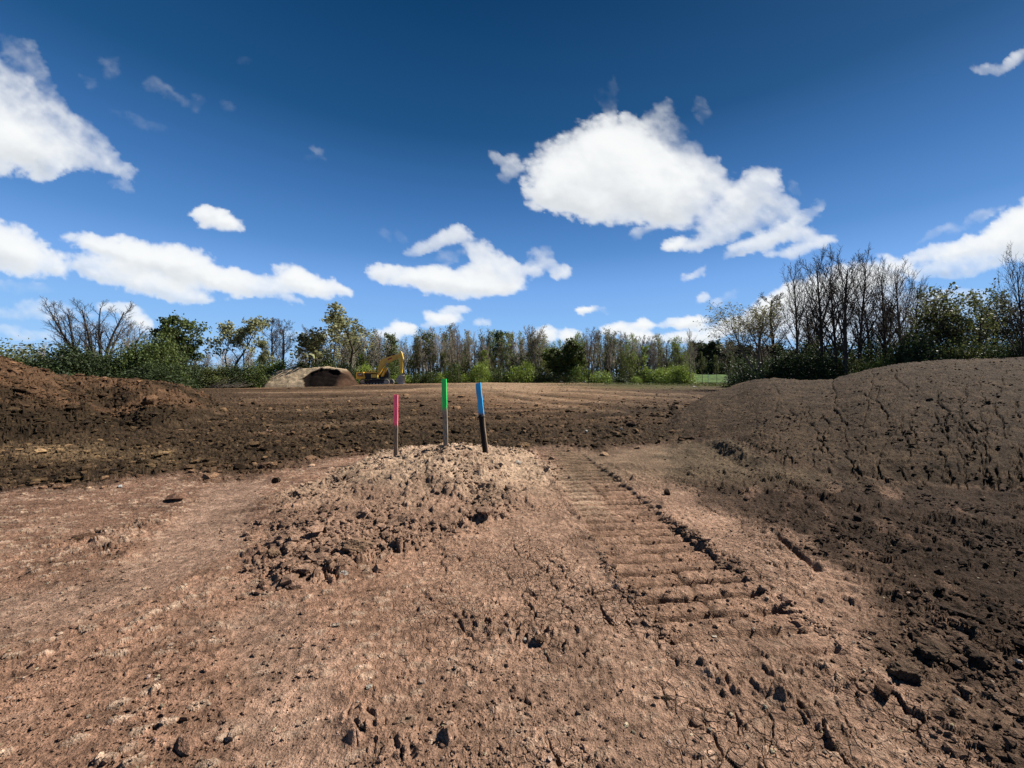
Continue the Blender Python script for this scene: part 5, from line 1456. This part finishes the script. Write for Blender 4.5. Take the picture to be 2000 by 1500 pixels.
# ------------------------------------------------------------------ the excavator
def excavator():
    Y = 65.0
    X = (737 - 1000) / F * Y
    root = empty('excavator', (X, Y, EYE - (752.0 - 740) / F * Y))
    tag(root, 'yellow tracked excavator with its boom raised, parked beside the far pile', 'excavator')
    YEL = plain('machine_yellow', (1.20, .68, .085), .45, .4, var=.16, scale=1.5)
    YEL2 = plain('stick_yellow', (1.25, .80, .10), .42, .4, var=.12, scale=1.5)
    BLK = plain('black_metal', (.02, .02, .02), .5, .35, var=.3)
    STEEL = plain('dusty_steel', (.26, .225, .19), .65, .4, var=.35, scale=3)
    CHROME = plain('rod_steel', (.55, .55, .56), .25, .5, .9)
    WORN = plain('worn_steel', (.62, .53, .44), .5, .5, .3, var=.4, scale=2)
    GLASS = plain('cab_glass', (.015, .02, .025), .08, .6)
    RED = plain('red_mark', (.7, .08, .05), .5)
    WHT = plain('white_mark', (1.7, 1.7, 1.65), .5)

    def prism(name, poly, y0, y1, mat, parent=root, bev=.03):
        bm = bmesh.new()
        a = [bm.verts.new((x, y0, z)) for x, z in poly]; b = [bm.verts.new((x, y1, z)) for x, z in poly]
        n = len(poly)
        bm.faces.new(a); bm.faces.new(b[::-1])
        for k in range(n): bm.faces.new((a[(k + 1) % n], a[k], b[k], b[(k + 1) % n]))
        bmesh.ops.recalc_face_normals(bm, faces=bm.faces)
        if bev: bmesh.ops.bevel(bm, geom=bm.edges[:], offset=bev, segments=2, affect='EDGES')
        me = bpy.data.meshes.new(name); bm.to_mesh(me); bm.free()
        return link(name, me, parent, mat)
    def rod(name, p, q, r, mat, parent=root, sides=12):
        bm = bmesh.new()
        p, q = Vector(p), Vector(q); d = q - p
        bmesh.ops.create_cone(bm, segments=sides, radius1=r, radius2=r, depth=d.length, cap_ends=True, matrix=Matrix.Translation((p + q) / 2) @ d.to_track_quat('Z', 'Y').to_matrix().to_4x4())
        me = bpy.data.meshes.new(name); bm.to_mesh(me); bm.free()
        return link(name, me, parent, mat)

    # crawler tracks: loop of shoes round sprocket, idler and rollers
    for sy in (-1, 1):
        yc = sy * 1.28
        loop = []
        L, R = 1.95, .46
        per = 4 * L + 2 * math.pi * R
        def at(t):
            t = t % per
            if t < 2 * L: return (-L + t, .05, 0.0)
            t -= 2 * L
            if t < math.pi * R:
                a = -math.pi / 2 + t / R; return (L + R * math.cos(a), .05 + R + R * math.sin(a), a + math.pi / 2)
            t -= math.pi * R
            if t < 2 * L: return (L - t, .05 + 2 * R - .05 * math.sin(math.pi * t / (2 * L)), math.pi)
            t -= 2 * L
            a = math.pi / 2 + t / R
            return (-L + R * math.cos(a), .05 + R + R * math.sin(a), a + math.pi / 2)
        bm = bmesh.new()
        ns = 52
        for k in range(ns):
            x, z, an = at(k * per / ns)
            M = Matrix.Translation((x, yc, z)) @ Matrix.Rotation(-an, 4, 'Y')
            bmesh.ops.create_cube(bm, size=1, matrix=M @ Matrix.Diagonal((per / ns * .92, .60, .05, 1)))
            bmesh.ops.create_cube(bm, size=1, matrix=M @ Matrix.Translation((.03, 0, -.045)) @ Matrix.Diagonal((.03, .58, .05, 1)))
        me = bpy.data.meshes.new('crawler_track'); bm.to_mesh(me); bm.free()
        tr = link('crawler_track', me, root, STEEL)
        tr['kind'] = 'stuff'
        fr = prism('track_frame', [(-1.8, .22), (1.8, .22), (1.95, .45), (1.6, .74), (-1.6, .74), (-1.95, .45)], yc - .2, yc + .2, BLK)
        for k, x in enumerate(np.linspace(-1.5, 1.5, 7)):
            rod('roller', (x, yc - .27, .22), (x, yc + .27, .22), .13, WORN, fr)
        rod('sprocket', (-L, yc - .25, .51), (-L, yc + .25, .51), .36, WORN, fr, 18)
        rod('idler', (L, yc - .22, .51), (L, yc + .22, .51), .36, WORN, fr, 18)
    prism('undercarriage', [(-1.0, .45), (1.0, .45), (.8, .98), (-.8, .98)], -1.0, 1.0, BLK)
    rod('slew_ring', (-.2, 0, .95), (-.2, 0, 1.08), .75, BLK, root, 24)
    # upper body
    prism('platform', [(-2.9, 1.02), (1.75, 1.02), (1.75, 1.22), (-2.9, 1.22)], -1.32, 1.32, BLK)
    cw = prism('counterweight', [(-3.03, 1.0), (-1.62, .98), (-1.50, 1.25), (-1.78, 2.16), (-2.92, 2.16), (-3.05, 2.0)], -1.42, 1.42, YEL, bev=.07)
    prism('side_panel', [(-2.82, 1.42), (-1.78, 1.40), (-1.95, 2.02), (-2.80, 2.02)], -1.45, -1.425, plain('panel_dark', (.30, .16, .02), .5), cw, .008)
    fc = bpy.data.curves.new('logo', 'FONT'); fc.body = 'CAT'; fc.size = .34; fc.extrude = .004; fc.align_x = 'CENTER'; fc.align_y = 'CENTER'
    fo = bpy.data.objects.new('logo', fc); COL.objects.link(fo); fo.parent = cw; fo.location = (-2.32, -1.462, 1.76); fo.rotation_euler = (math.radians(90), 0, 0)
    bpy.context.view_layer.update()
    lm = bpy.data.meshes.new_from_object(fo.evaluated_get(bpy.context.evaluated_depsgraph_get()))
    bpy.data.objects.remove(fo)
    fo = link('logo', lm, cw, WHT); fo.location = (-2.32, -1.462, 1.76); fo.rotation_euler = (math.radians(90), 0, 0)
    eh = prism('engine_hood', [(-1.72, 1.98), (-.05, 1.98), (-.05, 2.12), (-.5, 2.26), (-1.6, 2.22)], -1.30, .35, YEL)
    prism('engine_bay', [(-1.52, 1.24), (-.62, 1.24), (-.62, 1.97), (-1.76, 1.97)], -1.30, 1.28, BLK)
    prism('side_tank', [(-.58, 1.24), (.32, 1.24), (.36, 1.62), (.18, 1.80), (-.58, 1.80)], -1.36, -.50, YEL2)
    prism('step', [(.36, 1.06), (.85, 1.06), (.85, 1.22), (.36, 1.22)], -1.36, -.9, YEL2, bev=.02)
    rod('exhaust_pipe', (-1.35, -.5, 2.2), (-1.35, -.5, 2.62), .06, BLK)
    for k in range(3): rod('handrail', (-.9 + .45 * k, -1.24, 2.1), (-.9 + .45 * k, -1.24, 2.42), .022, YEL2)
    rod('handrail', (-.95, -1.24, 2.42), (.05, -1.24, 2.42), .022, YEL2)
    cab = prism('cab', [(.15, 1.22), (1.75, 1.22), (1.82, 2.0), (1.45, 3.02), (.2, 3.05)], .35, 1.35, BLK, bev=.05)
    prism('side_window', [(.3, 1.9), (1.62, 1.95), (1.34, 2.88), (.32, 2.9)], .325, .347, GLASS, cab, 0)
    # boom, stick, cylinders
    bo = prism('boom', [(-.12, 1.62), (.22, 1.50), (.48, 1.75), (1.22, 3.22), (1.50, 3.52), (2.6, 4.08), (3.72, 4.62), (3.95, 4.95), (3.78, 5.18), (2.4, 4.86), (1.02, 4.40), (.66, 4.10), (.40, 3.40)], -.42, .12, YEL, bev=.02)
    prism('lettering', [(1.95, 4.18), (2.62, 4.45), (2.55, 4.66), (1.88, 4.40)], -.436, -.424, RED, bo, 0)
    for y in (-.58, .28):
        rod('boom_cylinder', (.85, y, 1.45), (1.55, y, 2.9), .11, YEL); rod('boom_piston', (1.55, y, 2.9), (1.80, y, 3.75), .06, CHROME)
    rod('stick_cylinder', (1.55, -.15, 4.85), (3.0, -.15, 5.22), .12, BLK); rod('stick_piston', (3.0, -.15, 5.22), (4.0, -.15, 5.50), .065, CHROME)
    st = prism('stick', [(3.86, 5.55), (4.05, 5.72), (4.22, 5.45), (4.50, 4.40), (4.34, 3.55), (4.36, 3.2), (4.24, 1.85), (4.02, 1.80), (3.90, 3.2), (3.88, 3.45), (3.66, 4.3), (3.62, 4.95)], -.36, .06, YEL2, bev=.04)
    rod('bucket_cylinder', (4.44, -.15, 4.35), (4.62, -.15, 2.95), .10, BLK); rod('bucket_piston', (4.62, -.15, 2.95), (4.70, -.15, 2.05), .055, CHROME)
    prism('bucket_link', [(4.02, 1.95), (4.25, 2.0), (4.80, 2.12), (4.82, 1.92), (4.3, 1.66), (4.05, 1.7)], -.32, .02, STEEL, bev=.02)
    # bucket curled in below the stick: curved shell, side cheeks, teeth
    bm = bmesh.new()
    prof = [(4.55, 1.62), (4.15, 1.70), (3.75, 1.52), (3.48, 1.10), (3.45, .62), (3.70, .26), (4.15, .12), (4.62, .16)]
    inner = [(4.50, 1.52), (4.16, 1.60), (3.82, 1.44), (3.57, 1.06), (3.55, .66), (3.76, .36), (4.17, .22), (4.60, .25)]
    rings = []
    for y in (-.80, .50):
        rings.append(([bm.verts.new((x, y, z)) for x, z in prof], [bm.verts.new((x, y, z)) for x, z in inner]))
    (o0, i0), (o1, i1) = rings
    for k in range(len(prof) - 1):
        bm.faces.new((o0[k], o0[k + 1], o1[k + 1], o1[k])); bm.faces.new((i0[k + 1], i0[k], i1[k], i1[k + 1]))
        bm.faces.new((o0[k + 1], o0[k], i0[k], i0[k + 1])); bm.faces.new((o1[k], o1[k + 1], i1[k + 1], i1[k]))
    bm.faces.new((o0[0], o1[0], i1[0], i0[0])); bm.faces.new((o1[-1], o0[-1], i0[-1], i1[-1]))
    bm.faces.new(i0); bm.faces.new(i1[::-1])
    bmesh.ops.recalc_face_normals(bm, faces=bm.faces)
    me = bpy.data.meshes.new('bucket'); bm.to_mesh(me); bm.free()
    bk = link('bucket', me, root, WORN)
    for y in np.linspace(-.7, .4, 5): prism('tooth', [(4.58, .15), (4.95, .06), (4.98, .10), (4.58, .27)], y - .05, y + .05, WORN, bk, .01)
excavator()
